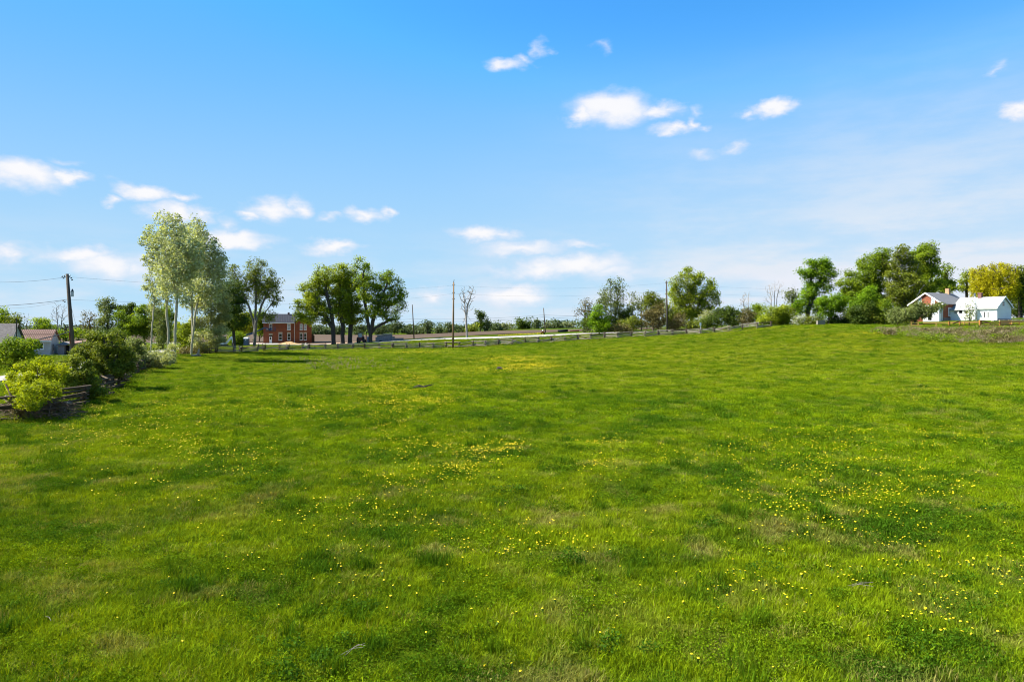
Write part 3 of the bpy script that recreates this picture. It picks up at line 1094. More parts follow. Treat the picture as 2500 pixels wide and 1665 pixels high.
# ---- maples round the brick farmhouse
GM = 'maples along the road'
tree('maple_tree', 'open crowned maple standing left of the brick farmhouse', 'tree', (624, 187),
     Z2([(1270, 590, 80, 75), (1265, 700, 90, 80), (1080, 650, 60, 70), (1080, 760, 70, 70), (1145, 830, 60, 70), (1430, 720, 55, 90), (1450, 870, 50, 100), (1270, 850, 100, 90), (1370, 810, 60, 80), (1400, 1060, 70, 55), (1190, 650, 40, 60)]),
     'olive', 'bark', 1.25, R=.42, trunks=T2([[(1258, 1345), (1262, 1180), (1270, 1000), (1275, 800), (1270, 600)], [(1258, 1345), (1255, 1150), (1215, 1000), (1150, 850), (1085, 680)], [(1258, 1345), (1275, 1120), (1330, 960), (1400, 800), (1430, 700)]]),
     group=GM, seed=41, k=5, dens=1.7, free=.4)
tree('maple_tree', 'leftmost thick trunked maple, its branches reaching over the brick farmhouse roof', 'tree', (814, 190),
     Z3([(1250, 240, 110, 100), (1100, 390, 100, 80), (1050, 540, 90, 70), (1180, 480, 110, 100), (1080, 660, 110, 60), (1240, 620, 110, 90), (1190, 330, 90, 80), (1000, 590, 50, 50)]),
     'maple', 'bark_dark', 2.0, R=.6, trunks=T3([[(1345, 930), (1345, 780), (1320, 620), (1270, 400), (1250, 250)], [(1345, 930), (1340, 780), (1250, 640), (1100, 600)]]), group=GM, seed=42, k=5, dens=1.2)
tree('maple_tree', 'yellow green maple in the middle of the four by the road', 'tree', (836, 193),
     Z3([(1410, 190, 85, 85), (1400, 330, 110, 110), (1390, 480, 110, 110), (1420, 610, 90, 70)]), 'maple', 'bark_dark', 2.1, R=.45,
     trunks=T3([[(1438, 925), (1440, 760), (1420, 560), (1410, 240)]]), group=GM, seed=43, k=5, dens=1.2)
tree('maple_tree', 'maple with leaning trunk between the yellow green maple and the tractor', 'tree', (854, 194),
     Z3([(1500, 230, 85, 90), (1530, 380, 100, 110), (1520, 540, 110, 110), (1560, 660, 100, 80), (1480, 680, 80, 60)]), 'maple', 'bark_dark', 2.1, R=.5,
     trunks=T3([[(1515, 920), (1520, 780), (1545, 600), (1510, 300)]]), group=GM, seed=44, k=5, dens=1.2)
tree('maple_tree', 'wide forked maple at the right of the four, by the tractor', 'tree', (905, 190),
     Z3([(1650, 110, 65, 75), (1680, 250, 100, 90), (1830, 300, 85, 90), (1960, 250, 60, 80), (2010, 380, 80, 80), (1900, 450, 100, 90), (2030, 540, 60, 70), (1750, 460, 95, 95), (1940, 660, 90, 50), (1790, 600, 90, 70), (1880, 560, 70, 60), (1680, 370, 60, 80)]),
     'green', 'bark_dark', 1.65, R=.6, trunks=T3([[(1730, 912), (1728, 840), (1700, 700), (1670, 480), (1655, 200)], [(1730, 912), (1735, 840), (1790, 770), (1880, 720), (1960, 670)], [(1730, 912), (1730, 830), (1770, 650), (1850, 450), (1900, 330)]]), group=GM, seed=45, k=5, dens=1.4)

# ---- trees and shrubs of the right centre
GR = 'roadside trees right of the tall pole'
tree('bare_tree', 'dark half bare tree at the left end of the roadside thicket', 'tree', (1425, 185), Z5([(430, 590, 80, 100), (330, 640, 60, 60), (430, 520, 60, 50), (480, 650, 50, 60)]), 'brown', 'bark_dark', .42, R=.18, group=GR, seed=51, dens=5, free=.25)
tree('green_shrub', 'vivid green cone shaped shrub behind the rail fence', 'shrub', (1463, 172), Z5([(590, 640, 60, 60), (580, 730, 95, 90), (590, 810, 110, 80)]), 'maple_bright', 'twig', 2.4, group=GR, seed=52)
tree('slender_tree', 'tall grey green tree with several thin trunks and airy crown', 'tree', (1497, 186), Z5([(740, 290, 60, 70), (850, 290, 60, 75), (670, 420, 80, 70), (810, 420, 80, 70), (720, 540, 110, 80), (850, 560, 70, 80), (640, 540, 60, 70), (770, 660, 100, 70)]),
     'greygreen', 'bark_dark', 1.1, R=.2, trunks=T5([[(745, 880), (742, 600), (735, 280)], [(800, 880), (800, 600), (850, 290)], [(680, 880), (680, 640), (670, 420)]]), group=GR, seed=53, dens=2.6)
tree('slender_tree', 'thin spindly tree standing in the gap of the thicket', 'tree', (1545, 190), Z5([(1030, 470, 32, 80), (1010, 560, 40, 50)]), 'greygreen', 'bark_dark', 1.0, R=.1, group=GR, seed=54, dens=5)
tree('slender_tree', 'light thin tree touching the left side of the round crowned one', 'tree', (1566, 188), Z5([(1130, 510, 60, 80), (1110, 620, 50, 60)]), 'greygreen', 'bark_dark', 1.1, R=.12, group=GR, seed=55, dens=4)
tree('round_tree', 'round crowned tree left of the brown utility pole', 'tree', (1595, 182), Z5([(1280, 460, 90, 80), (1280, 560, 115, 110), (1360, 540, 50, 80)]), 'olive', 'bark_dark', 2.0, R=.25, group=GR, seed=56, dens=2)
tree('maple_tree', 'big bright maple just right of the brown utility pole', 'tree', (1690, 190),
     Z5([(1720, 115, 60, 65), (1700, 220, 110, 90), (1560, 300, 75, 80), (1560, 420, 80, 85), (1570, 540, 90, 80), (1720, 390, 110, 100), (1850, 430, 100, 90), (1840, 260, 60, 60), (2010, 260, 65, 70), (1980, 390, 85, 90), (2080, 470, 60, 80), (1960, 550, 100, 80), (1770, 560, 110, 80), (1890, 170, 25, 25), (1650, 650, 100, 70), (1900, 650, 90, 60), (1780, 680, 100, 60)]),
     'maple', 'bark_dark', 1.9, R=.45, trunks=T5([[(1780, 880), (1775, 700), (1730, 450), (1715, 160)], [(1780, 880), (1785, 700), (1880, 520), (2000, 300)], [(1780, 880), (1770, 700), (1650, 480), (1570, 330)]]), group=GR, seed=57, k=5, dens=1.5)
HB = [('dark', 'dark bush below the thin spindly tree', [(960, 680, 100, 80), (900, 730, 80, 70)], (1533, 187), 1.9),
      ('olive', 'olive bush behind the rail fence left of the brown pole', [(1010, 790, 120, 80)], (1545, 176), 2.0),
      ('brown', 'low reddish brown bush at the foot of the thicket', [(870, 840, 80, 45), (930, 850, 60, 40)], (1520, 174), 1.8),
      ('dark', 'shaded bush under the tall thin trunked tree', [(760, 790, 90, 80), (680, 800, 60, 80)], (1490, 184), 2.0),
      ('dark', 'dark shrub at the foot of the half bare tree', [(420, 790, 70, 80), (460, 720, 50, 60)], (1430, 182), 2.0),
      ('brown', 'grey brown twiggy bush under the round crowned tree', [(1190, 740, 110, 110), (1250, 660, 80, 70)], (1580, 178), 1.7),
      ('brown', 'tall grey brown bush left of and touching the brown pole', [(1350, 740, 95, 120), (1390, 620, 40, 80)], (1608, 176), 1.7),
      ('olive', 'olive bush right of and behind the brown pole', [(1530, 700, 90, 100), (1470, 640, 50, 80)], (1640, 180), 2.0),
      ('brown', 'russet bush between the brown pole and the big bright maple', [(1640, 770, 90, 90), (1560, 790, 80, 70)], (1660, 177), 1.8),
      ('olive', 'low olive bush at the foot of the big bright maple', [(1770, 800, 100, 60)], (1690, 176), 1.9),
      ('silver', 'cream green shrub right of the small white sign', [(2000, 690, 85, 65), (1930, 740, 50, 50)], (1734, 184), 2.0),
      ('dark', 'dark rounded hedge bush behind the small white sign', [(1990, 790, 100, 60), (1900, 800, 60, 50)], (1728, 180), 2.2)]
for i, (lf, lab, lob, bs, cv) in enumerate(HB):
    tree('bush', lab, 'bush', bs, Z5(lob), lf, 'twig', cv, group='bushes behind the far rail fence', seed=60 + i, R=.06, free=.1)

# ---- hedge and trees up to the white farmhouse
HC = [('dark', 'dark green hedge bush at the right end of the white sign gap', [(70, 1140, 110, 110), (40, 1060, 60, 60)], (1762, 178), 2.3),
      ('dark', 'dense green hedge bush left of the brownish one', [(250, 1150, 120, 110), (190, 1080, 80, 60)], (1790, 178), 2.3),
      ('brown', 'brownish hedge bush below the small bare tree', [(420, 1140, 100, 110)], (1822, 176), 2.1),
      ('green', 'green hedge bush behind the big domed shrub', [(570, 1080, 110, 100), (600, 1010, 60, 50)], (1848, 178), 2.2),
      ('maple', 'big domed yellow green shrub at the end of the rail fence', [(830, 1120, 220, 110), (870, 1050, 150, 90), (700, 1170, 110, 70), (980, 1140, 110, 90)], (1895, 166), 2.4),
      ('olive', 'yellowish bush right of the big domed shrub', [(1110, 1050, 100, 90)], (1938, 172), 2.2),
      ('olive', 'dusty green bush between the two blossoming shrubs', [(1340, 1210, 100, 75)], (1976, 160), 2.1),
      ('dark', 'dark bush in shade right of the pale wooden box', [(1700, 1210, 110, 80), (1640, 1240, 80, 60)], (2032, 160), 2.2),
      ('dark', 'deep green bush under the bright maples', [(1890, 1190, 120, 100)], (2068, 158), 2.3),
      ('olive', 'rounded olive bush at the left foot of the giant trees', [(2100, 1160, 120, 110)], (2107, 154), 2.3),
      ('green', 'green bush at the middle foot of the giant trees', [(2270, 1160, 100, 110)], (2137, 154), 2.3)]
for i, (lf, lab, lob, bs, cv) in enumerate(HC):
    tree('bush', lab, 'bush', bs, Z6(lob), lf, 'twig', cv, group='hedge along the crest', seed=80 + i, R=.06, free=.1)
for i, (lab, lob, bs) in enumerate([('shrub with white blossom left of the dusty green bush', [(1170, 1190, 90, 60)], (1950, 160)), ('white blossoming shrub above the pale wooden box', [(1470, 1160, 60, 50)], (2001, 164))]):
    tree('blossom_shrub', lab, 'shrub', bs, Z6(lob), 'olive', 'twig', 2.0, group='blossoming shrubs', seed=95 + i, R=.05, free=.1, blossom=.42)
tree('bare_tree', 'small bare tree sticking up from the hedge', 'tree', (1816, 182), Z6([(390, 850, 60, 70), (390, 930, 70, 50)]), bark='bark_grey', R=.13, seed=101, dens=9, leafless=True, group='bare trees', k=3)
tree('bare_tree', 'thin leafless sapling beside the small bare tree', 'tree', (1827, 183), Z6([(452, 850, 25, 70), (452, 930, 30, 50)]), bark='bark_grey', R=.09, seed=102, dens=12, leafless=True, group='bare trees', k=3)
tree('bare_tree', 'leafless tree with three thin trunks above the domed shrub', 'tree', (1889, 184), Z6([(760, 760, 60, 110), (830, 760, 50, 120), (900, 740, 60, 110), (700, 900, 60, 50)]), bark='bark_grey', R=.16, seed=103, dens=8, leafless=True, group='bare trees', k=3,
     trunks=T6([[(785, 1100), (785, 900), (760, 720)], [(828, 1100), (828, 900), (835, 700)], [(858, 1100), (865, 880), (900, 700)]]))
tree('airy_tree', 'small airy tree left of the tall bright tree', 'tree', (1934, 178), Z6([(1060, 820, 75, 60), (1130, 790, 65, 55), (1090, 900, 80, 50)]), 'greygreen', 'bark_dark', 1.1, R=.14, group='trees on the crest', seed=104, dens=4)
tree('bright_tree', 'tall bright green tree standing apart at the left of the crest', 'tree', (1970, 166),
     Z6([(1360, 360, 55, 65), (1560, 390, 100, 75), (1460, 440, 120, 100), (1250, 520, 65, 90), (1280, 650, 70, 80), (1450, 590, 130, 110), (1620, 520, 75, 110), (1350, 770, 110, 80), (1520, 720, 100, 70), (1240, 870, 70, 70), (1400, 900, 90, 70), (1220, 1000, 80, 80), (1430, 1030, 90, 80), (1160, 950, 60, 60)]),
     'maple_bright', 'bark_dark', 2.1, R=.4, trunks=T6([[(1300, 1230), (1300, 1050), (1350, 750), (1370, 400)], [(1310, 1230), (1320, 1060), (1420, 800), (1540, 450)]]), group='trees on the crest', seed=105, k=5, dens=1.6)
tree('bright_tree', 'low spreading bright maple right of the tall bright tree', 'tree', (2022, 158), Z6([(1590, 960, 130, 90), (1740, 900, 120, 100), (1600, 1080, 100, 70), (1480, 950, 70, 80), (1820, 1000, 100, 90)]), 'maple_bright', 'bark_dark', 2.4, group='trees on the crest', seed=106, dens=2)
tree('bright_tree', 'narrow topped bright tree between the spreading maple and the giants', 'tree', (2072, 162), Z6([(1800, 680, 85, 80), (1930, 580, 80, 90), (1950, 740, 110, 100), (1850, 800, 100, 80), (1970, 880, 110, 90)]), 'green', 'bark_dark', 2.3, group='trees on the crest', seed=107, dens=1.8)
tree('bright_tree', 'vivid green maple in front of the giant trees', 'tree', (2108, 152), Z6([(2130, 850, 120, 90), (2230, 780, 90, 90), (2080, 960, 110, 80), (2240, 930, 90, 80)]), 'maple_bright', 'bark_dark', 2.3, group='trees on the crest', seed=108, dens=2)
GG = 'giant trees beside the white farmhouse'
tree('giant_tree', 'left of the three giant trees, deep green rounded crown', 'tree', (2142, 168), Z7([(520, 210, 110, 85), (400, 350, 140, 100), (530, 380, 130, 130), (350, 470, 120, 100), (480, 560, 140, 110), (300, 620, 120, 100), (500, 700, 130, 90), (480, 820, 140, 90), (300, 780, 120, 100)]), 'green', 'bark_dark', 2.3, R=.6, group=GG, seed=111, k=4, dens=1.2)
tree('giant_tree', 'middle and paler olive one of the three giant trees, with bare limbs', 'tree', (2200, 162), Z7([(800, 200, 110, 100), (760, 350, 150, 130), (860, 420, 150, 130), (700, 540, 150, 120), (900, 580, 150, 110), (740, 690, 140, 90), (720, 810, 140, 90), (850, 760, 120, 90)]), 'olive', 'bark_grey', 2.0, R=.6, group=GG, seed=112, k=4, dens=1.3)
tree('giant_tree', 'right of the three giant trees, bright green top', 'tree', (2262, 170), Z7([(1040, 180, 110, 90), (1150, 160, 80, 80), (1130, 300, 130, 110), (1030, 420, 140, 110), (1180, 440, 110, 110), (1080, 560, 140, 100), (1200, 620, 100, 70), (1050, 680, 120, 60), (1000, 790, 130, 80), (920, 860, 110, 70)]), 'green', 'bark_dark', 2.3, R=.55, group=GG, seed=113, k=4, dens=1.2)
tree('giant_tree', 'darker tree stepping down behind the white farmhouse ridge', 'tree', (2308, 176), Z7([(1350, 440, 70, 100), (1330, 570, 110, 80), (1400, 620, 80, 70), (1290, 660, 120, 60), (1440, 640, 40, 40)]), 'green', 'bark_dark', 2.0, R=.4, group=GG, seed=114, k=4, dens=1.4)
HD = [('dark', 'dark bush under the giant trees, left of the grey brown bush', [(250, 980, 120, 110), (330, 900, 100, 80)], (2102, 150), 2.3),
      ('olive', 'olive bush under the middle giant tree', [(440, 1010, 110, 110)], (2134, 148), 2.3),
      ('green', 'green bush left of the silvery apple tree', [(580, 990, 110, 110), (600, 880, 90, 80)], (2160, 148), 2.3),
      ('greygreen', 'grey brown bush at the left end of the yellow fence', [(730, 1010, 100, 80), (830, 1000, 70, 70)], (2192, 143), 2.2)]
for i, (lf, lab, lob, bs, cv) in enumerate(HD):
    tree('bush', lab, 'bush', bs, Z7(lob), lf, 'twig', cv, group='hedge along the crest', seed=120 + i, R=.06, free=.1)
tree('apple_tree', 'silvery apple tree hiding the porch of the white farmhouse', 'tree', (2232, 141), Z7([(1000, 930, 130, 80), (1160, 900, 110, 65), (900, 990, 90, 80), (1080, 990, 110, 70), (1240, 880, 50, 40), (1000, 860, 70, 50), (820, 1020, 70, 60)]), 'greygreen', 'bark_dark', 2.0, R=.2, group='small trees by the white farmhouse', seed=130, dens=2.5)
tree('apple_tree', 'small white blossoming tree before the white annex wall', 'tree', (2370, 136), Z7([(1690, 930, 45, 60), (1660, 1000, 55, 50), (1640, 1020, 40, 40)]), 'greygreen', 'bark_dark', .9, R=.09, group='small trees by the white farmhouse', seed=131, dens=6, blossom=.35)
tree('leafy_tree', 'green tree between the tan chimney and the yellow willow', 'tree', (2363, 186), Z7([(1600, 440, 50, 50), (1660, 500, 60, 60), (1600, 560, 50, 50), (1640, 630, 60, 60), (1570, 630, 30, 30)]), 'maple', 'bark_dark', 1.5, R=.3, group='trees behind the white farmhouse', seed=132, dens=2.2)
tree('willow_tree', 'huge golden weeping willow behind the white annex', 'tree', (2430, 178), Z7([(1880, 400, 170, 70), (2060, 390, 150, 70), (1790, 520, 120, 90), (1950, 520, 160, 110), (2120, 520, 140, 110), (1760, 620, 90, 80), (2020, 640, 140, 110), (2180, 640, 90, 110), (1900, 660, 120, 80)]), 'willow', 'bark_dark', 2.6, R=.5, droop=4.2, up=-.2, group='trees behind the white farmhouse', seed=133, dens=1.4, clump=.5, ls=.26)
tree('willow_tree', 'duller weeping willow cut by the right edge of the picture', 'tree', (2492, 182), Z7([(2290, 400, 110, 70), (2350, 520, 90, 120), (2260, 560, 70, 110), (2330, 690, 90, 100)]), 'olive', 'bark_dark', 2.2, R=.4, droop=3.2, up=-.2, group='trees behind the white farmhouse', seed=134, dens=1.5)
tree('leafy_tree', 'dark tree low behind the gable of the white annex', 'tree', (2484, 190), Z7([(2230, 850, 80, 110), (2320, 850, 80, 110), (2340, 960, 70, 60)]), 'dark', 'bark_dark', 2.2, group='trees behind the white farmhouse', seed=135)

# ---- bare pale tree in the middle
tree('bare_tree', 'tall pale leafless tree standing alone beside the road', 'tree', (1140, 189), Z4([(940, 330, 45, 110), (1000, 300, 50, 110), (1060, 290, 40, 100), (960, 470, 50, 80), (1020, 430, 60, 90), (930, 640, 50, 30), (1010, 620, 40, 30)]), bark='bark_grey', R=.26, seed=141, dens=6, leafless=True, group='bare trees', k=4,
     trunks=[[(1140, 824), (1138, 780), (1142, 745), (1150, 720), (1157, 700)], [(1140, 824), (1137, 775), (1134, 740), (1130, 712)]], free=.42)

# ---- left background
GL = 'trees behind the left houses'
tree('leafy_tree', 'green tree over the grey roof at the left edge', 'tree', (8, 170), Z1([(15, 760, 40, 45), (40, 800, 30, 35), (0, 830, 40, 30)]), 'green', 'bark_dark', 1.7, group=GL, seed=151, dens=1.6)
tree('leafy_tree', 'tree behind the gable peak of the grey roofed house', 'tree', (33, 168), Z1([(95, 780, 45, 40), (80, 830, 45, 30), (130, 830, 35, 30)]), 'olive', 'bark_dark', 1.8, group=GL, seed=152, dens=1.6)
tree('leafy_tree', 'round green tree peeping over the brown roofed garage', 'tree', (108, 172), Z1([(300, 830, 50, 40), (350, 855, 40, 25), (280, 860, 40, 25)]), 'green', 'bark_dark', 2.2, group=GL, seed=153, dens=1.6)
tree('bare_tree', 'bare tree with two thin trunks left of the leaning pole', 'tree', (144, 175), Z1([(395, 740, 25, 60), (435, 760, 30, 60), (370, 770, 25, 40)]), bark='bark_grey', R=.15, seed=154, dens=7, leafless=True, group='bare trees', k=3,
     trunks=T1([[(403, 1020), (402, 860), (392, 720)], [(420, 1020), (422, 870), (438, 740)]]))
tree('bare_tree', 'small bare tree beside the grey roofed house gable', 'tree', (65, 172), Z1([(185, 800, 22, 45), (185, 850, 25, 30)]), bark='bark_grey', R=.1, seed=155, dens=9, leafless=True, group='bare trees', k=3)
tree('bare_tree', 'stub of a broken dark tree just left of the leaning pole', 'tree', (162, 165), Z1([(445, 850, 14, 25), (470, 855, 14, 18)]), bark='bark_dark', R=.22, seed=156, dens=5, leafless=True, group='bare trees', k=4)
tree('bare_tree', 'twiggy brown tree right of the leaning pole', 'tree', (222, 160), Z1([(615, 800, 40, 50), (640, 840, 40, 40), (590, 850, 30, 25)]), 'brown', 'bark_dark', .45, R=.16, seed=157, dens=5, group='bare trees')
tree('slender_tree', 'upright grey green tree standing over the big round bush', 'tree', (262, 150), Z1([(730, 680, 30, 35), (740, 740, 45, 60), (745, 810, 50, 50), (770, 720, 25, 40)]), 'greygreen', 'bark_dark', 1.7, R=.2, group=GL, seed=158, dens=2)
tree('leafy_tree', 'green tree of the row right of the upright grey green one', 'tree', (300, 148), Z1([(850, 800, 40, 60), (880, 860, 50, 60)]), 'green', 'bark_dark', 1.9, group=GL, seed=159, dens=2)
for i, (lf, lab, lob, bs) in enumerate([('green', 'green hedge bush behind the brown roofed garage', [(450, 915, 45, 30), (420, 890, 30, 20)], (155, 165)), ('green', 'hedge bush just right of the leaning pole', [(550, 900, 50, 35)], (190, 160)),
                                        ('olive', 'pale hedge bush under the twiggy brown tree', [(620, 915, 50, 35)], (217, 158)), ('dark', 'dark hedge bush under the upright grey green tree', [(790, 920, 60, 50), (860, 960, 60, 40)], (285, 140))]):
    tree('bush', lab, 'bush', bs, Z1(lob), lf, 'twig', 2.1, group='bushes behind the left houses', seed=165 + i, R=.06, free=.1)

# ---- near bushes along the left fence
GB = 'bushes along the left rail fence'
tree('willow_bush', 'feathery green bush hiding the grey roofed house at the left edge', 'bush', (40, 64), Z1([(110, 1010, 120, 90), (40, 1060, 90, 90), (190, 990, 70, 60), (60, 960, 60, 50)]), 'green', 'twig', 1.9, group=GB, seed=171, R=.09, free=.1, dens=6, ls=.14, clump=.35)
tree('bright_bush', 'glowing yellow green bush over the near end of the left fence', 'bush', (92, 37.6), Z1([(250, 1190, 160, 100), (330, 1150, 110, 70), (160, 1230, 100, 80), (400, 1180, 70, 60), (250, 1310, 130, 70, -2.5), (200, 1360, 100, 50, -3.5), (330, 1320, 80, 50, -2.0), (270, 1240, 120, 70, -1.5), (290, 1100, 70, 40)]), 'yellowgreen', 'twig', 1.7, group=GB, seed=172, R=.07, free=.05, dens=14, ls=.075, clump=.2)
tree('dark_bush', 'dark olive bush between the glowing bush and the big round one', 'bush', (198, 43.4), Z1([(530, 1160, 100, 80), (560, 1240, 90, 80), (450, 1110, 80, 60), (640, 1290, 70, 60), (500, 1230, 100, 80), (610, 1200, 80, 90), (570, 1310, 100, 40), (450, 1200, 70, 80)]), 'olive', 'twig', 2.1, group=GB, seed=173, R=.08, free=.05, dens=10, ls=.095, clump=.22)
tree('round_bush', 'big round olive bush with a thick black trunk on the fence line', 'bush', (262, 52), Z1([(720, 1010, 150, 110), (650, 1060, 120, 90), (830, 1070, 100, 90), (740, 940, 110, 60), (760, 1120, 120, 70), (640, 1140, 90, 70), (850, 1150, 80, 60)]), 'olive', 'bark_dark', 2.1, group=GB, seed=174, R=.3, free=.3, dens=7, ls=.105, clump=.26,
     trunks=[[(262, 953), (262, 910), (258, 860), (255, 830)], [(266, 953), (270, 905), (285, 870)]])
tree('twiggy_bush', 'bare brown bush against the near fence post', 'bush', (208, 44), Z1([(550, 1300, 40, 40), (530, 1270, 30, 30)]), 'brown', 'twig', 1.0, group=GB, seed=175, R=.04, free=.05, dens=30, ls=.07, clump=.12)
tree('twiggy_bush', 'tangle of dry brown brambles over the nearest fence end', 'bush', (45, 35), Z1([(130, 1410, 60, 60), (100, 1370, 50, 40), (150, 1460, 40, 40)]), 'brown', 'twig', .6, group=GB, seed=176, R=.03, free=.02, dens=40, ls=.06, clump=.12)

# ---- far tree line beyond the plowed field
FT = [('far', 'far bush left of the thin grey pole', [(60, 740, 80, 60), (120, 700, 60, 50)]), ('far', 'far bush right of the thin grey pole', [(240, 750, 90, 55)]), ('far', 'far pointed tree midway between the thin grey and brown poles', [(490, 700, 50, 45), (480, 750, 70, 50)]),
      ('far', 'far low bush left of the pointed tree', [(380, 775, 70, 40)]), ('far', 'far low hedge bush right of the pointed tree', [(620, 780, 80, 35)]), ('far', 'tiny far tree left of the brown pole', [(765, 690, 30, 30), (765, 730, 20, 30)]),
      ('far', 'far bush behind the brown pole', [(780, 765, 90, 45)]), ('far', 'far bush between the brown pole and the pale bare tree', [(920, 765, 70, 45)]), ('olive', 'far olive bush just right of the pale bare tree', [(1070, 745, 80, 60)]),
      ('dark', 'far tall dark tree right of the pale bare tree', [(1165, 560, 45, 45), (1165, 620, 52, 50), (1170, 680, 45, 50)]), ('far', 'far round green tree beside the tall dark one', [(1260, 690, 60, 60), (1280, 740, 70, 40)]), ('far', 'far bush right of the round green tree', [(1370, 735, 70, 50)]),
      ('farpale', 'far pale grey green clump in the middle of the tree line', [(1490, 735, 100, 50)]), ('dark', 'far domed dark tree left of the right thin pole', [(1740, 665, 80, 60), (1740, 720, 100, 40)]), ('far', 'far rounded tree touching the domed dark tree', [(1880, 700, 60, 55)]),
      ('farpale', 'far pale bush behind the right thin pole', [(1990, 720, 60, 45)]), ('far', 'far broad dome shaped bush right of the right thin pole', [(2150, 690, 105, 50)]), ('farpale', 'far pale bush near the roadside thicket', [(2290, 705, 70, 40)])]
for i, (lf, lab, lob) in enumerate(FT):
    px0 = 950 + lob[0][0] / 5.233
    tree('far_tree', lab, 'tree', (px0, 350 + 6 * math.sin(i * 2.1)), Z4(lob), lf, 'bark_dark', 2.2, group='far trees beyond the plowed field', seed=200 + i, R=.2, dens=.5, ls=.62, clump=1.4)
for i, (lab, lob) in enumerate([('far bush seen between the brick farmhouse and first maple trunk', [(1190, 800, 70, 50)]), ('far bush between the first two maple trunks', [(1400, 810, 60, 45)]), ('far bush above the tractor cab', [(1620, 800, 80, 45)]), ('far bush behind the stone hut', [(1850, 790, 90, 50)]), ('far bush left of the first maple trunk', [(1290, 805, 60, 45)])]):
    tree('far_tree', lab, 'tree', (500 + lob[0][0] / 4.282, 345), Z3(lob), 'far', 'bark_dark', 2.2, group='far trees beyond the plowed field', seed=230 + i, R=.2, dens=.5, ls=.62, clump=1.4)

# one far wood mass running along the horizon
rng = np.random.default_rng(77)
nw = 30000
wx = rng.uniform(-330, 330, nw)
wy = 372 + rng.random(nw) * 40 + np.abs(wx) * .04
hgt = 3.0 + 2.2 * (fbm(wx / 16, wy / 40, 61, 3) + .5) + 1.6 * np.clip(vnoise(wx / 45, 0, 66), 0, 1)
wz = G(wx, wy) + hgt * rng.random(nw) ** .8
wood = link('far_wood', leaf_mesh('far_wood', np.stack([wx, wy, wz], 1), .95, rng, np.clip(.45 + .5 * vnoise(wx / 14, wy / 30, 62) + .25 * rng.normal(size=nw), 0, 1)), LF['far'])
wood['kind'] = 'stuff'
tag(wood, 'low mixed wood along the horizon beyond the plowed field', 'wood')

# ================================================================== rail fences
RAILS = []
for v_ in range(7):
    rg = random.Random(100 + v_)
    b_ = MB()
    n_ = 5
    pts, rs = [], []
    for i in range(n_):
        t_ = i / (n_ - 1)
        pts.append((t_, rg.uniform(-.012, .012) / 1, rg.uniform(-.014, .014) - .02 * math.sin(t_ * math.pi)))
        rs.append(rg.uniform(.052, .078) * (1.08 - .25 * t_))
    # unit length along x; y, z in metres (object scale x = length)
    b_.tube(pts, rs, 5)
    RAILS.append(b_.mesh('rail_mesh'))
    RAILS[-1].materials.append(MT['rail' if v_ < 5 else 'rail_dark'])
STAKE = MB().tube([(0, 0, -.3), (.02, .01, .6), (-.02, 0, 1.2), (.01, .01, 1.62)], [.12, .115, .10, .07], 6).mesh('stake_mesh')
STAKE.materials.append(MT['rail_dark'])


def lay(name, me_, p, q, parent, org, sx=1.0, sy=1.0):
    o = bpy.data.objects.new(name, me_)
    COL.objects.link(o)
    o.parent = parent
    d_ = q - p
    o.location = p - org
    o.rotation_mode = 'QUATERNION'
    o.rotation_quaternion = d_.to_track_quat('X', 'Z')
    o.scale = (d_.length * sx, sy, sy)
    return o


def rail_fence(name, label, line, nrail, hgt_, amp, seg, seed, fat=1.0, missing=.08, lean=.06, mix=(0, 1, 2, 3, 4, 0, 1, 2, 3, 4, 5, 6)):
    rg = random.Random(seed)
    P_ = [Vector((p[0], p[1])) for p in line]
    L_ = [0]
    for a, b in zip(P_, P_[1:]):
        L_.append(L_[-1] + (b - a).length)

    def at(s):
        for i in range(len(P_) - 1):
            if s <= L_[i + 1] or i == len(P_) - 2:
                t_ = (s - L_[i]) / (L_[i + 1] - L_[i])
                d_ = (P_[i + 1] - P_[i]).normalized()
                return P_[i].lerp(P_[i + 1], t_), Vector((-d_.y, d_.x))
    n_ = int(L_[-1] / seg)
    vt = []
    for i in range(n_ + 1):
        p, nr_ = at(L_[-1] * i / n_)
        q = p + nr_ * amp * (1 if i % 2 else -1) * rg.uniform(.75, 1.2)
        vt.append(Vector((q.x, q.y, g1(q.x, q.y))))
    org = vt[0].copy()
    root = empty(name, org, label, 'fence')
    for i in range(n_):
        a, b = vt[i], vt[i + 1]
        d_ = (b - a).normalized()
        sagging = rg.random() < .22
        for r in range(nrail):
            if rg.random() < missing and r < nrail - 1:
                continue
            z0 = .10 + (r + (.5 if i % 2 else 0)) * hgt_ / nrail
            j = lean * (2.2 if sagging else 1)
            za, zb = z0 + rg.gauss(0, j * .6), z0 + rg.gauss(0, j * .6)
            if sagging:
                za *= rg.uniform(.55, .95)
            if rg.random() < .05:
                zb = .1
            pa = a - d_ * .28 + Vector((rg.gauss(0, .05), rg.gauss(0, .05), max(.06, za)))
            pb = b + d_ * .28 + Vector((rg.gauss(0, .05), rg.gauss(0, .05), max(.06, zb)))
            if rg.random() < .5:
                pa, pb = pb, pa
            lay('rail', RAILS[rg.choice(mix)], pa, pb, root, org, 1, fat * rg.uniform(.85, 1.15))
    for i, p in enumerate(vt):
        for s_ in ((-1, 1) if i % 2 else (1,)):
            nr_ = at(min(L_[-1], L_[-1] * i / n_))[1]
            o = bpy.data.objects.new('stake', STAKE)
            COL.objects.link(o)
            o.parent = root
            o.location = p - org + Vector((nr_.x, nr_.y, 0)) * s_ * .22
            o.rotation_euler = (rg.gauss(0, .10) , rg.gauss(0, .10), rg.uniform(0, 6))
            o.scale = (1.05, 1.05, hgt_ / 1.35 * rg.uniform(.85, 1.05))
    return root


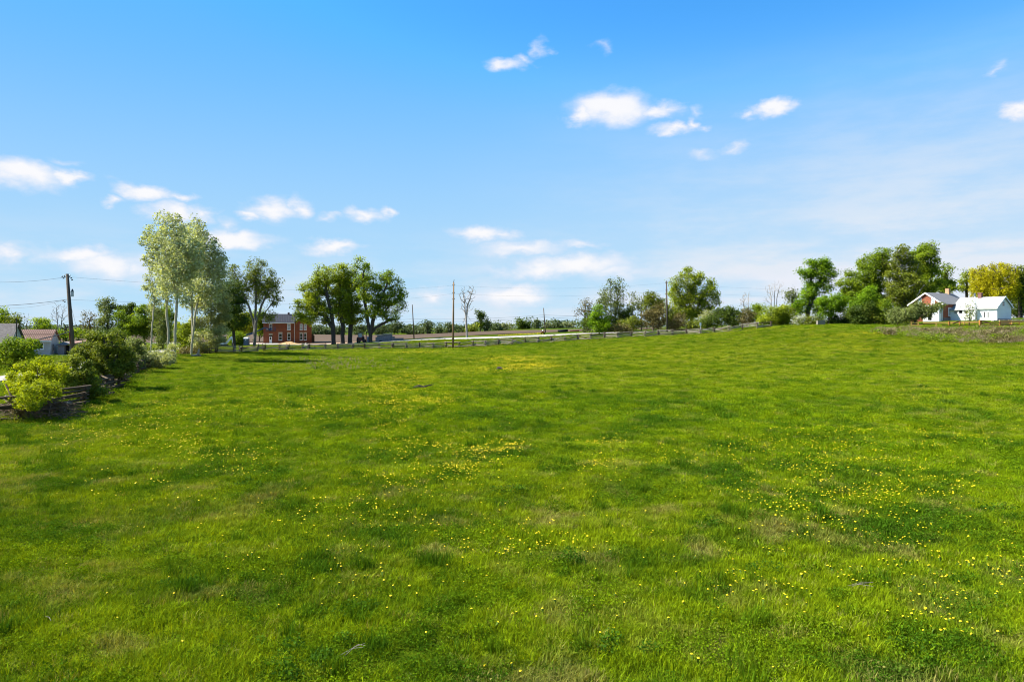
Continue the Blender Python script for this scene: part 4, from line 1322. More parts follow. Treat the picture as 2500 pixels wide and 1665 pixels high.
rail_fence('rail_fence', 'long weathered zigzag rail fence along the far side of the meadow',
           [pl(500, 124), pl(560, 129), pl(640, 137), pl(760, 149), pl(900, 155), pl(1107, 159), pl(1250, 159), pl(1400, 158.5), pl(1530, 156), pl(1640, 155), pl(1740, 153), pl(1810, 152), pl(1884, 151)], 6, 1.4, .6, 3.05, 5, 1.15, .12)
rail_fence('rail_fence', 'old tumbledown rail fence running under the bushes at the left edge', [(-27.8, 30), (-25.3, 35.5), (-26.6, 43), (-30.8, 53.0), (-36.2, 64), (-42, 78), (-49, 94)], 7, 1.3, .5, 3.0, 8, 1.15, .14, .12, (5, 6, 5, 6, 5, 6))  # dark rails only: brown wood, with the bushes' shade put into the colour

# extra rails leaning on the far fence
for i, (px, d0, ln, lab) in enumerate([(1352, 157, 5.0, 'long loose rail propped against the far fence below the black pipe'), (1242, 157.5, 4.0, 'loose rail slumped against the far fence right of the brown pole')]):
    a = gp(px - 12, d0 - .6)
    b = gp(px + 20, d0 + .2)
    b.z += 1.25
    o = tag(lay('loose_rail', RAILS[i], a, b, None, Vector((0, 0, 0))), lab, 'fence rail', 'loose rails')

# ---- logs and brush at the near end of the left fence
LOGM = []
for v_ in range(3):
    rg = random.Random(300 + v_)
    LOGM.append(MB().tube([(0, 0, 0), (.3, .02, .01), (.65, -.02, .015), (1, .01, 0)], [.13, .12, .11, .085], 8).mesh('log_mesh'))
    LOGM[-1].materials.append(MT['deadwood' if v_ == 0 else 'rail_dark' if v_ == 1 else 'rail'])
for (p0, d0, z0, p1, d1, z1, mi, fat, lab) in [
    (118, 39.0, .55, 176, 39.4, .50, 0, .9, 'pale straight log sticking out of the brush pile into the meadow'),
    (110, 38.8, .25, 166, 38.2, .10, 1, .8, 'dark log lying on the grass under the pale straight log'),
    (55, 37.6, .20, 130, 38.4, .45, 1, 1.0, 'dark thick log along the bottom of the brush pile'),
    (70, 38.5, .35, 125, 39.0, .75, 2, .8, 'grey branch slanting up through the brush pile'),
    (12, 34.6, 1.30, 40, 35.0, 1.15, 2, .9, 'broad pale split log balanced on the nearest fence end'),
    (28, 35.2, 1.25, 14, 35.6, 1.85, 1, .42, 'dark stub slanting up from the nearest fence end'),
    (122, 39.6, .4, 132, 39.5, 1.0, 1, .6, 'short snag standing up in the brush pile'),
]:
    a, b = gp(p0, d0), gp(p1, d1)
    a.z += z0
    b.z += z1
    tag(lay('log', LOGM[mi], a, b, None, Vector((0, 0, 0)), 1, fat), lab, 'log', 'logs of the brush pile')
a = gp(178, 43.5)
tag(lay('old_stump', LOGM[1], a - Vector((0, 0, .1)), a + Vector((.15, .1, 1.9)), None, Vector((0, 0, 0)), 1, .5), 'grey dead snag rising from the second fence corner', 'stump')
# brush twigs, one tangle
bt = MB()
rg = random.Random(5)
for i in range(520):
    c_ = gp(rg.uniform(8, 172), rg.uniform(35.0, 39.2))
    d_ = Vector((rg.gauss(0, .8), rg.gauss(0, .5), rg.gauss(0, .3)))
    c_.z += rg.uniform(.03, .95) * rg.random() ** .6
    bt.tube([c_ - d_ * .7, c_ + d_ * .1 + Vector((0, 0, .08)), c_ + d_ * .7], [.018, .015, .007], 3, False)
o = bt.obj('brush_twigs', MT['twig'])
o['kind'] = 'stuff'
tag(o, 'tangled dead twigs of the brush pile by the left fence', 'brush')

# little pile of cut pale logs by the poplars
for i, (px, d0, ln, dz) in enumerate([(468, 113, 1.1, .12), (473, 112.5, 1.3, .14), (479, 113, .7, .22), (484, 112, .9, .35)]):
    a = gp(px, d0)
    a.z += dz
    b = a + (Vector((ln, -.3, .05)) if i < 3 else Vector((.1, .1, .9)))
    tag(lay('cut_log', LOGM[0], a, b, None, Vector((0, 0, 0)), 1, 1.6), ['leftmost cut log of the little pale pile by the poplars', 'longest cut log of the little pale pile by the poplars', 'short cut log at the right of the little pale pile', 'upright cut log ending the little pale pile by the poplars'][i], 'log', 'cut logs by the poplars')

# dark burnt branch in the meadow
a = gp(1022, 53.5)
o = MB().tube([a + Vector((-.45, 0, .08)), a + Vector((0, .05, .2)), a + Vector((.4, .02, .14)), a + Vector((.75, 0, .3)), a + Vector((1.2, 0, .38))], [.1, .16, .12, .05, .015], 7).obj('dark_branch', MT['black'])
tag(o, 'black broken branch lying in the middle of the meadow', 'branch')
a = gp(1219, 77)
o = MB().tube([a + Vector((-.4, 0, .02)), a + Vector((-.1, .1, .26)), a + Vector((.25, 0, .2)), a + Vector((.5, 0, .02))], [.1, .22, .2, .08], 8).obj('earth_mound', MT['bark_dark'])
tag(o, 'small dark mound of earth by the strip of yellow flowers', 'mound')

# ================================================================== utility poles and wires
def pole(label, px_b, d, py_t, px_t=None, r=.17, m='pole', pins=(), transformer=False, group='utility poles'):
    b = gp(px_b, d)
    t = Wp(px_t if px_t else px_b, py_t, d)
    root = empty('utility_pole', b, label, 'utility pole', group)
    v = t - b
    MB().tube([(0, 0, -.3), v * .5, v], [r * 1.2, r, r * .72], 10).obj('shaft', MT[m], root, True)
    for pz in pins:
        q = v * ((Wp(px_b, pz, d).z - b.z) / v.z)
        MB().tube([q + Vector((-.32, -.05, 0)), q + Vector((.32, -.05, 0))], .04, 5).obj('pin', MT['metal_dark'], root)
        for sx in (-.3, .3):
            MB().tube([q + Vector((sx, -.05, .04)), q + Vector((sx, -.05, .22)), q + Vector((sx, -.05, .28))], [.05, .07, .03], 6).obj('insulator', MT['metal_grey'], root)
    return root, t


p1, t1 = pole('dark leaning utility pole with a transformer beside the left houses', 182, 75, 669, 164, .21, 'pole', (677,))
b1 = gp(182, 75)


def on1(py, dx=0, dy=0):
    z = Wp(0, py, 75).z
    f = (z - b1.z) / (t1.z - b1.z)
    return Vector((b1.x + (t1.x - b1.x) * f + dx, 75 + dy, z))


q = on1(715) - b1
MB().tube([q + Vector((.42, 0, -.42)), q + Vector((.42, 0, .12))], .13, 10).obj('transformer', MT['metal_grey'], p1)
MB().tube([q + Vector((.42, 0, .121)), q + Vector((.42, 0, .2)), q + Vector((.42, 0, .42))], [.15, .12, .05], 8).obj('bushing', MT['metal_dark'], p1)
MB().beam(q + Vector((.05, 0, .05)), q + Vector((.32, 0, .06)), .06).obj('bracket', MT['metal_dark'], p1)
for (dx, dz) in ((-.55, .05), (-.42, -.12), (.42, -.10), (.52, -.30)):
    qq = on1(677, dx) - b1 + Vector((0, 0, dz))
    MB().tube([qq + Vector((-.09, 0, -.03)), qq + Vector((.02, 0, .03)), qq + Vector((.09, 0, 0))], [.04, .075, .035], 6).obj('insulator', MT['metal_dark'], p1)
for (dx, dz) in ((-.62, -.3), (-.45, -.42)):
    qq = on1(728, dx) - b1 + Vector((0, 0, dz))
    MB().tube([qq + Vector((-.09, 0, -.04)), qq + Vector((.09, 0, .06))], .045, 6).obj('insulator', MT['metal_dark'], p1)
MB().beam(on1(812, -.12, -.16) - b1, on1(838, -.1, -.16) - b1, .13).obj('conduit', MT['rust'], p1)

p2, t2 = pole('tall brown utility pole standing in the far rail fence', 1106, 157.5, 690, 1107.5, .21, 'pole_brown', (697, 716, 731))
MB().tube([(t2 - gp(1106, 157.5)), (t2 - gp(1106, 157.5)) + Vector((.12, 0, .75))], [.09, .05], 6).obj('pole_tip', MT['pole'], p2)
p3, t3 = pole('brown utility pole rising from the roadside thicket', 1629, 168, 686, 1627, .19, 'pole', (691, 709, 745))
p4, t4 = pole('thin grey pole left of the tall brown pole across the road', 1011, 200, 744, 1006.5, .15, 'pole')
p5, t5 = pole('thin grey pole beside the orange machine across the road', 1331.5, 198, 752, 1327, .15, 'pole')
p6, t6 = pole('slim grey pole in front of the white farmhouse annex', 2385, 140, 716, 2380, .12, 'metal_grey', ())
qg = t6 - gp(2385, 140)
MB().box(-.14, .14, -.2, -.08, -.3, .3).obj('meter_box', MT['metal_grey'], p6, False, qg + Vector((-.12, 0, -.35)))


def wire(label, a, b, sag, r=.008, n=18):
    pts = []
    for i in range(n + 1):
        t = i / n
        p = a.lerp(b, t)
        p.z -= sag * 4 * t * (1 - t)
        pts.append(p)
    o = MB().tube(pts, r, 4, False).obj('overhead_wire', MT['wire'])
    tag(o, label, 'wire', 'overhead wires')


a1, a2 = Wp(1107, 697, 157.4), Wp(1107, 717, 157.4)
c1, c2 = Wp(1627.5, 691, 167.9), Wp(1627.5, 709, 167.9)
wire('upper wire from the tall brown pole to the thicket pole', a1, c1, 1.0)
wire('lower wire from the tall brown pole to the thicket pole', a2, c2, 1.0)
wire('upper wire from the leaning pole across the maples', on1(677, .5), a1, 1.3)
wire('lower wire from the leaning pole across the maples', on1(732, .2), a2, 1.3)
wire('upper wire running right from the thicket pole over the hedge', c1, Wp(2200, 703, 175), 1.0)
wire('lower wire running right from the thicket pole over the hedge', c2, Wp(2200, 722, 175), 1.0)
d1_, d2_ = Wp(1007, 779, 199.8), Wp(1007, 785, 199.8)
e1_, e2_ = Wp(1328, 769, 197.8), Wp(1328, 774, 197.8)
wire('upper black line between the two thin grey poles', d1_, e1_, .5, .027)
wire('lower black line between the two thin grey poles', d2_, e2_, .5, .027)
wire('upper black line leaving the left thin pole behind the maples', Wp(860, 779, 204), d1_, .3, .027)
wire('lower black line leaving the left thin pole behind the maples', Wp(860, 786, 204), d2_, .3, .027)
wire('upper black line leaving the right thin pole to the thicket', e1_, Wp(1530, 770, 192), .3, .027)
wire('lower black line leaving the right thin pole to the thicket', e2_, Wp(1530, 778, 192), .3, .027)
wire('faint top wire from the leaning pole to the left edge', on1(678, -.5), Wp(-90, 686, 70), .3, .012)
wire('thick service wire from the leaning pole to the left edge', on1(731, -.15), Wp(-90, 747, 70), .25, .022)
wire('thin wire drooping below the thick service wire', on1(733, -.6), Wp(10, 752, 95), .3, .012)
wire('fat black cable sloping down from the leaning pole to the grey roofed house', on1(809, -.1), Wp(-40, 841, 68), .35, .055)
wire('guy wire slanting down right of the leaning pole', on1(740, .1), gp(212, 82), 0, .012)
wire('horizontal wire low behind the leaning pole', Wp(48, 775, 165), Wp(330, 767, 160), .2, .018)

# ================================================================== buildings
def window(root, loc, rz, w, h, frame='white', pane='glass', lintel=None, sill=True, bars=1, t=.09):
    """a framed window lying on a wall; local -y looks outwards"""
    b = MB()
    b.box(-w / 2 - t, -w / 2, -.07, .02, -t, h + t).box(w / 2, w / 2 + t, -.07, .02, -t, h + t)
    b.box(-w / 2 + .001, w / 2 - .001, -.07, .02, -t, 0).box(-w / 2 + .001, w / 2 - .001, -.07, .02, h, h + t)
    for i in range(bars):
        z = h * (i + 1) / (bars + 1)
        b.box(-w / 2 + .001, w / 2 - .001, -.055, .01, z - .03, z + .03)
    f = b.obj('window', MT[frame], root, False, loc, rz)
    MB().box(-w / 2 + .002, w / 2 - .002, -.02, .012, .002, h - .002).obj('pane', MT[pane], f)
    if sill:
        MB().box(-w / 2 - .16, w / 2 + .16, -.15, .02, -t - .12, -t - .002).obj('sill', MT[frame], f)
    if lintel:
        MB().box(-w / 2 - .2, w / 2 + .2, -.05, .02, h + t + .002, h + t + .38).obj('lintel', MT[lintel], f)
    return f


def gable_roof(x0, x1, y0, y1, z0, z1, over=.35, th=.14):
    """slabs of a gable roof, ridge along x; two meshes"""
    ym = (y0 + y1) / 2
    s = (z1 - z0) / (ym - y0)
    A_ = MB()
    A_.prism_x([(y0 - over, z0 - over * s), (ym, z1), (ym, z1 + th), (y0 - over, z0 - over * s + th)], x0 - over, x1 + over)
    B_ = MB()
    B_.prism_x([(y1 + over, z0 - over * s), (y1 + over, z0 - over * s + th), (ym, z1 + th), (ym, z1)], x0 - over, x1 + over)
    return A_, B_


# ---- brick farmhouse: local origin = left front corner at ground
hb = gp(643, 199)
hb.z = min(hb.z, g1(hb.x + 7, 199)) - .05
house = empty('brick_farmhouse', hb, 'two storey red brick farmhouse with dark metal roof behind the road', 'house', rz=math.radians(17))
house.scale = (.95, .95, 1)
EA = 6.25
wl = MB().prism_x([(0, -.4), (8, -.4), (8, EA), (4, 8.55), (0, EA)], 0, 9.15)
wl.obj('wall', MT['brick'], house)
MB().prism([(9.152, -.4), (14.2, -.4), (14.2, EA - .02), (11.7, 8.3), (9.152, EA - .02)], -.12, 8.6).obj('wing_wall', MT['brick'], house)
r1, r2 = gable_roof(0, 9.15, 0, 8, EA, 8.6, .3)
rf = r1.obj('roof', MT['roof_blue'], house)
r2.obj('roof', MT['roof_blue'], house)
sm = MB()
for i in range(20):
    x = -.2 + i * .5
    sm.beam((x, -.3, EA - .3 * .5875 + .17), (x, 4, 8.6 + .17), .05, .05)
o = sm.obj('seam', MT['roof_seam'], rf)
o['kind'] = 'stuff'
# wing roof with ridge running front to back
wr1 = MB().prism([(9.152 - .05, EA - .1), (11.7, 8.3 + .02), (11.7, 8.45), (9.152 - .05, EA + .06)], -.4, 8.8)
wr2 = MB().prism([(14.2 + .35, EA - .33), (14.2 + .35, EA - .17), (11.7, 8.45), (11.7, 8.302)], -.4, 8.8)
wr1.obj('wing_roof', MT['roof_blue'], house)
wr2.obj('wing_roof', MT['roof_blue'], house)
MB().box(-.3, 9.1, -.42, -.31, EA - .36, EA - .12).obj('gutter', MT['white'], house)
MB().tube([(9.08, -.2, .1), (9.08, -.2, EA - .3)], .05, 6).obj('downspout', MT['white'], house)
k_ = 1 / 124.5


def hx(zx):
    return (zx - 195) * k_


def hz_(zy):
    return (1250 - zy) * k_ + .1


for (x0_, x1_, y0_, y1_, pn, li) in [(750, 875, 1130, 905, 'glass', 'cream'), (1065, 1180, 1130, 905, 'glass', 'cream'), (1058, 1180, 755, 560, 'glass_pale', 'cream'), (400, 510, 730, 570, 'glass', 'cream')]:
    window(house, ((hx(x0_) + hx(x1_)) / 2, -.002, hz_(y0_)), 0, hx(x1_) - hx(x0_) - .18, hz_(y1_) - hz_(y0_), 'white', pn, li)
for (x0_, x1_, y0_, y1_, pn, li) in [(1525, 1625, 1130, 905, 'glass', 'cream'), (1672, 1775, 1130, 905, 'glass', 'cream'), (1525, 1625, 755, 560, 'glass_pale', None), (1672, 1775, 755, 560, 'glass_pale', None)]:
    window(house, ((hx(x0_) + hx(x1_)) / 2, -.122, hz_(y0_)), 0, hx(x1_) - hx(x0_) - .18, hz_(y1_) - hz_(y0_), 'white', pn, li)
dr = MB().box(hx(400) + .08, hx(510) - .06, -.06, .02, .12, 2.05).obj('door', MT['white'], house)
MB().box(hx(430), hx(478), -.075, -.062, 1.15, 1.9).obj('pane', MT['glass'], dr)
MB().box(hx(400), hx(515), -.05, .02, 2.12, 2.5).obj('transom', MT['glass'], dr)
MB().box(hx(390), hx(525), -.07, .02, 2.51, 2.95).obj('lintel', MT['cream'], dr)
MB().box(hx(470), hx(480), -.12, -.062, 1.0, 1.08).obj('handle', MT['metal_dark'], dr)
MB().box(hx(380), hx(535), -1.1, -.01, -.35, .1).obj('step', MT['concrete'], house)
MB().box(7.0, 7.6, 3.7, 4.3, 8.0, 9.2).obj('chimney', MT['brick_old'], house)
# lean-to on the right side, its shade put into the dark colour
MB().hexa([(14.22, 1.5, -.4), (15.1, 1.5, -.4), (15.1, 5, -.4), (14.22, 5, -.4)], [(14.22, 1.5, 2.9), (15.1, 1.5, 2.3), (15.1, 5, 2.3), (14.22, 5, 2.9)]).obj('side_porch', MT['rail_dark'], house)

# dirt heap in front of the door
xx, yy = np.meshgrid(np.linspace(-1, 1, 26), np.linspace(-1, 1, 14))
rr = np.hypot(xx, yy)
hx0 = gp(708, 195)
zzh = np.clip(1 - rr, 0, 1) ** 1.2 * .95 * (1 + .35 * vnoise(xx * 3, yy * 3, 14)) - .05
XX, YY = hx0.x + xx * 4.2, hx0.y + yy * 1.5
V = np.stack([XX, YY, G(XX, YY) + zzh], -1).reshape(-1, 3)
ids = np.arange(26 * 14).reshape(14, 26)
o = link('dirt_heap', np_mesh('dirt_heap', V, np.stack([ids[:-1, :-1], ids[:-1, 1:], ids[1:, 1:], ids[1:, :-1]], -1).reshape(-1, 4), True), surf('sandy_dirt', (.46, .31, .15), (.34, .21, .10), 1.5, .95, .1, .5))
tag(o, 'heap of sandy dirt in front of the brick farmhouse', 'dirt heap')
for i, (px, d0, lab) in enumerate([(714, 196.5, 'dark rubble block beside the dirt heap'), (718.5, 196.3, 'pale rubble block beside the dirt heap'), (744, 197, 'dark plank bundle under the right windows of the brick farmhouse'), (748, 196.6, 'purplish block under the right windows of the brick farmhouse')]):
    a = gp(px, d0)
    s_ = (.45, .25, 1.0, .35)[i]
    o = MB().hexa([(-s_, -.3, -.1), (s_, -.3, -.1), (s_ * .9, .3, -.1), (-s_, .3, -.1)], [(-s_ * .8, -.25, .42), (s_ * .7, -.2, .36), (s_ * .7, .2, .4), (-s_ * .7, .25, .45)]).obj('rubble_block', MT[('stone', 'white', 'rail_dark', 'concrete')[i]], None, False, a, .3 * i)
    tag(o, lab, 'rubble', 'rubble before the brick farmhouse')

# ---- blue boom lift
lb = gp(588, 193)
lift = empty('boom_lift', lb, 'blue boom lift raising its basket to the upper window of the brick farmhouse', 'boom lift')


def LP(px, py, d):
    return Wp(px, py, d) - lb


MB().hexa([(-1.7, -.9, .45), (1.0, -.9, .45), (1.0, .9, .45), (-1.7, .9, .45)], [(-1.6, -.8, 1.3), (.9, -.8, 1.2), (.9, .8, 1.2), (-1.6, .8, 1.3)]).obj('chassis', MT['blue'], lift)
for sx in (-1.2, .6):
    for sy in (-.95, .95):
        w_ = MB().tube([(sx, sy - .16, .45), (sx, sy + .16, .45)], .45, 14).obj('wheel', MT['black'], lift)
        MB().tube([(sx, sy - .17, .45), (sx, sy + .17, .45)], .2, 10).obj('hub', MT['white_gloss'], w_)
MB().box(-1.2, .1, -.6, .6, 1.28, 1.9).obj('turret', MT['blue'], lift)
MB().beam((-.9, 0, 1.8), LP(617, 813, 194), .5, .55).obj('boom', MT['blue'], lift)
MB().beam(LP(615, 814, 194), LP(648, 799.5, 195.5), .28, .3).obj('boom_section', MT['blue'], lift)
MB().beam(LP(647, 800, 195.5), LP(657, 804, 196), .22, .24).obj('jib', MT['blue'], lift)
bk = LP(661, 807.5, 196.6)
MB().box(bk.x - 1.25, bk.x + 1.25, bk.y - .45, bk.y + .45, bk.z - .12, bk.z + .02).obj('platform', MT['metal_dark'], lift)
rl = MB()
for z in (.5, 1.0):
    for (ax, ay, bx_, by) in ((-1.2, -.42, 1.2, -.42), (-1.2, .42, 1.2, .42), (-1.2, -.42, -1.2, .42), (1.2, -.42, 1.2, .42)):
        rl.beam(bk + Vector((ax, ay, z)), bk + Vector((bx_, by, z)), .06)
for ax in (-1.2, -.4, .4, 1.2):
    for ay in (-.42, .42):
        rl.beam(bk + Vector((ax, ay, 0)), bk + Vector((ax, ay, 1.0)), .06)
rl.obj('guard_rail', MT['blue'], lift)
MB().box(bk.x - .45, bk.x + .2, bk.y - .4, bk.y - .1, bk.z + .1, bk.z + .75).obj('control_box', MT['blue'], lift)
MB().box(bk.x - 1.0, bk.x - .75, bk.y - .5, bk.y - .43, bk.z + .3, bk.z + .75).obj('sign_plate', MT['white_gloss'], lift)

# ---- portable toilet
pb = gp(602, 186)
wc = empty('portable_toilet', pb, 'grey portable toilet with white domed roof behind the rail fence', 'toilet')
MB().hexa([(-.62, -.6, 0), (.62, -.6, 0), (.62, .6, 0), (-.62, .6, 0)], [(-.56, -.55, 1.85), (.56, -.55, 1.85), (.56, .55, 1.85), (-.56, .55, 1.85)]).obj('cabin', MT['toilet'], wc)
MB().hexa([(-.7, -.68, 1.85), (.7, -.68, 1.85), (.7, .68, 1.85), (-.7, .68, 1.85)], [(-.66, -.64, 2.05), (.66, -.64, 2.05), (.66, .64, 2.05), (-.66, .64, 2.05)]).hexa([(-.66, -.64, 2.051), (.66, -.64, 2.051), (.66, .64, 2.051), (-.66, .64, 2.051)], [(-.42, -.4, 2.27), (.42, -.4, 2.27), (.42, .4, 2.27), (-.42, .4, 2.27)]).obj('roof', MT['white_gloss'], wc)
dd = MB().hexa([(-.42, -.63, .1), (.42, -.63, .1), (.42, -.59, .1), (-.42, -.59, .1)], [(-.40, -.60, 1.78), (.40, -.60, 1.78), (.40, -.54, 1.78), (-.40, -.54, 1.78)]).obj('door', MT['toilet'], wc)
MB().box(-.14, .14, -.66, -.61, 1.38, 1.62).obj('sign_plate', MT['white_gloss'], dd)
MB().box(.25, .4, -.68, -.6, .05, .3).obj('latch', MT['cream'], dd)

# ---- white mini excavator
eb = gp(546, 176)
ex = empty('excavator', eb, 'white mini excavator half hidden behind the silver bushes', 'excavator')
for sy in (-.7, .7):
    tk = MB().prism([(-1.1, .28), (-.85, 0), (.85, 0), (1.1, .28), (.85, .56), (-.85, .56)], sy - .2, sy + .2).obj('track', MT['black'], ex)
    for x in (-.75, 0, .75):
        MB().tube([(x, sy - .22, .28), (x, sy + .22, .28)], .16, 8).obj('roller', MT['metal_dark'], tk)
MB().prism([(-1.55, .75), (-1.3, .62), (.55, .62), (.7, .9), (-.2, 1.15), (-.9, 1.5), (-1.5, 1.45)], -.75, .75).obj('body', MT['white_gloss'], ex)
cabm = MB()
for (x, y_) in ((-.85, -.7), (.4, -.7), (.4, .1), (-.85, .1)):
    cabm.beam((x, y_, 1.0), (x + .05, y_, 2.6), .1)
cabm.box(-.95, .55, -.78, .2, 2.58, 2.7)
cabm.obj('cab_frame', MT['metal_dark'], ex)
MB().box(-.78, .36, -.66, .06, 1.0, 2.57).obj('cab_glass', MT['glass'], ex)
MB().beam((.6, 0, .8), (2.1, 0, 2.55), .34, .42).obj('boom', MT['white_gloss'], ex)
MB().beam((2.05, 0, 2.6), (2.5, 0, 1.0), .26, .3).obj('arm', MT['white_gloss'], ex)
MB().prism([(2.2, 1.0), (2.75, 1.05), (2.7, .5), (2.3, .35), (2.1, .7)], -.3, .3).obj('bucket', MT['metal_dark'], ex)

tree('round_shrub', 'dense round dark green shrub beside the portable toilet', 'shrub', (578, 187), [(576, 826, 17, 15), (580, 836, 17, 12), (572, 838, 13, 10), (582, 818, 10, 8)], 'green', 'twig', 3.0, seed=241, R=.1, dens=6, free=.05)

# ---- tractor seen from behind
tb = gp(880.5, 190)
tr_ = empty('tractor', tb, 'dark farm tractor seen from behind between two maple trunks', 'tractor')
for sx in (-1, 1):
    wv = MB().tube([(sx * .62, .0, .78), (sx * .98, .0, .78)], .78, 18).obj('rear_wheel', MT['black'], tr_)
    MB().tube([(sx * .60, .0, .78), (sx * 1.0, .0, .78)], .38, 12).obj('rim', MT['red_dark'], wv)
    wv = MB().tube([(sx * .6, 2.2, .5), (sx * .85, 2.2, .5)], .5, 14).obj('front_wheel', MT['black'], tr_)
    MB().box(sx * .55 - .2, sx * .55 + .45 if sx > 0 else sx * .55 + .2, -.75, .75, 1.55, 1.68).obj('fender', MT['red_dark'], tr_)
    MB().box(sx * .5 - .07, sx * .5 + .07, -.8, -.755, 1.5, 1.66).obj('tail_light', MT['orange'], tr_)
MB().box(-.5, .5, -.5, 2.6, .7, 1.5).obj('body', MT['red_dark'], tr_)
MB().box(-.4, .4, .8, 2.7, 1.502, 1.9).obj('hood', MT['red_dark'], tr_)
cabm = MB()
for x in (-.62, .62):
    for y_ in (-.6, .7):
        cabm.beam((x, y_, 1.5), (x * .88, y_ * .92, 2.75), .12)
cabm.obj('cab_frame', MT['metal_dark'], tr_)
MB().box(-.72, .72, -.75, .85, 2.76, 2.9).obj('cab_roof', MT['metal_dark'], tr_)
MB().box(-.5, .5, -.57, -.55, 1.55, 2.7).obj('rear_window', MT['glass_pale'], tr_)
MB().box(-.3, .3, -.545, .1, 1.52, 2.1).obj('seat', MT['black'], tr_)
MB().box(-.35, .35, -.95, -.55, .5, .8).obj('hitch', MT['metal_dark'], tr_)

# ---- upright frame by the forked maple
fb = gp(897, 193)
fr = empty('implement_frame', fb, 'upright farm implement with rusty post and pale blue panel by the forked maple', 'farm implement')
MB().beam((-.35, 0, 0), (-.35, 0, 2.9), .22).obj('post', MT['rust'], fr)
MB().beam((-.45, 0, 2.98), (.85, 0, 2.98), .2, .16).obj('crossbar', MT['metal_dark'], fr)
MB().box(-.1, .5, -.05, .05, .15, 1.6).obj('panel', MT['pale_blue'], fr)
MB().beam((.75, 0, 0), (.75, 0, 2.9), .18).obj('post', MT['metal_dark'], fr)

# ---- stone hut with sloping roof and low wall
sb = gp(936, 190)
hut = empty('stone_hut', sb, 'small grey stone hut with sloping roof across the road', 'hut')
MB().prism([(-1.75, -.3), (2.1, -.3), (2.1, 2.15), (-1.75, 1.65)], 0, 2.4).obj('wall', MT['stone'], hut)
MB().prism([(-2.15, 1.68), (2.15, 2.24), (2.15, 2.36), (-2.15, 1.80)], -.35, 2.7).obj('roof', MT['metal_grey'], hut)
MB().box(-2.2, -1.76, -.05, .5, -.3, 1.25).obj('pier', MT['concrete'], hut)
MB().box(-1.2, -.5, -.02, .03, .0, .35).obj('opening', MT['black'], hut)
wb = gp(967, 189)
o = empty('concrete_wall', wb, 'low grey concrete wall joining the right side of the stone hut', 'wall')
MB().box(-1.15, -.45, 0, .5, -.3, 1.2).obj('block', MT['concrete'], o)
MB().box(-.448, 2.0, 0, .5, -.3, .78).obj('block', MT['concrete'], o)

# ---- orange machine, black pipe, rusty beam across the road
ob = gp(1325, 187)
om = empty('orange_machine', ob, 'small orange and black machine with pale cap beside the right thin pole', 'machine')
for sx in (-.38, .38):
    MB().tube([(sx, -.1, .24), (sx, .1, .24)], .24, 10).obj('wheel', MT['black'], om)
MB().beam((-.55, 0, .15), (0, 0, .95), .14).obj('frame_bar', MT['orange'], om)
MB().beam((.55, 0, .15), (.03, 0, .95), .14).obj('frame_bar', MT['orange'], om)
MB().hexa([(-.28, -.2, .3), (.28, -.2, .3), (.28, .2, .3), (-.28, .2, .3)], [(-.2, -.18, .85), (.2, -.18, .85), (.2, .18, .85), (-.2, .18, .85)]).obj('engine', MT['black'], om)
MB().beam((-.2, -.22, .5), (.2, -.22, .6), .12).obj('cover', MT['orange'], om)
MB().tube([(0, 0, .86), (0, 0, 1.1), (0, 0, 1.22)], [.14, .13, .05], 8).obj('cap', MT['white'], om)
bb = gp(1374, 195)
bp = empty('pipe', bb, 'long black pipe lying on the grass at the plowed field edge', 'pipe')
MB().tube([(-1.45, 0, .42), (0, .02, .45), (1.45, 0, .52)], [.33, .35, .36], 12).obj('shell', MT['black'], bp, True)
MB().box(-1.0, 1.1, -.25, .25, -.05, .12).obj('skid', MT['concrete'], bp)
o = MB().hexa([(-1.4, -.2, -.05), (1.35, -.2, -.05), (1.35, .2, -.05), (-1.4, .2, -.05)], [(-1.35, -.15, .22), (1.3, -.15, .45), (1.3, .15, .45), (-1.35, .15, .22)]).obj('rusty_beam', MT['rust'], None, False, gp(1403, 197))
tag(o, 'rusty beam lying right of the long black pipe', 'beam')

# ---- white sign
wb = gp(1710, 163)
sg = empty('sign', wb, 'small white sign on a thin white post before the hedge', 'sign')
z0, z1 = Wp(0, 795, 163).z - wb.z, Wp(0, 787.5, 163).z - wb.z
MB().box(-.05, .05, -.03, .03, -.2, z0 - .002).obj('post', MT['white'], sg)
MB().box(-.21, .21, -.035, .0, z0, z1).obj('board', MT['white'], sg)

# ---- pale wooden box between the bushes
wb = gp(2004, 154)
bx = empty('wooden_box', wb, 'pale weathered wooden box standing between dark bushes on the crest', 'box')
for i in range(4):
    MB().hexa([(-.86 + i * .43, -.3, -.1), (-.45 + i * .43, -.3, -.1), (-.45 + i * .43, -.25, -.1), (-.86 + i * .43, -.25, -.1)],
              [(-.80 + i * .41, -.28, 1.12 + .05 * (i % 2)), (-.42 + i * .41, -.28, 1.1), (-.42 + i * .41, -.23, 1.1), (-.80 + i * .41, -.23, 1.12 + .05 * (i % 2))]).obj('plank', MT['old_wood'], bx)
MB().box(-.82, .82, -.24, .4, -.1, 1.05).obj('core', MT['old_wood'], bx)

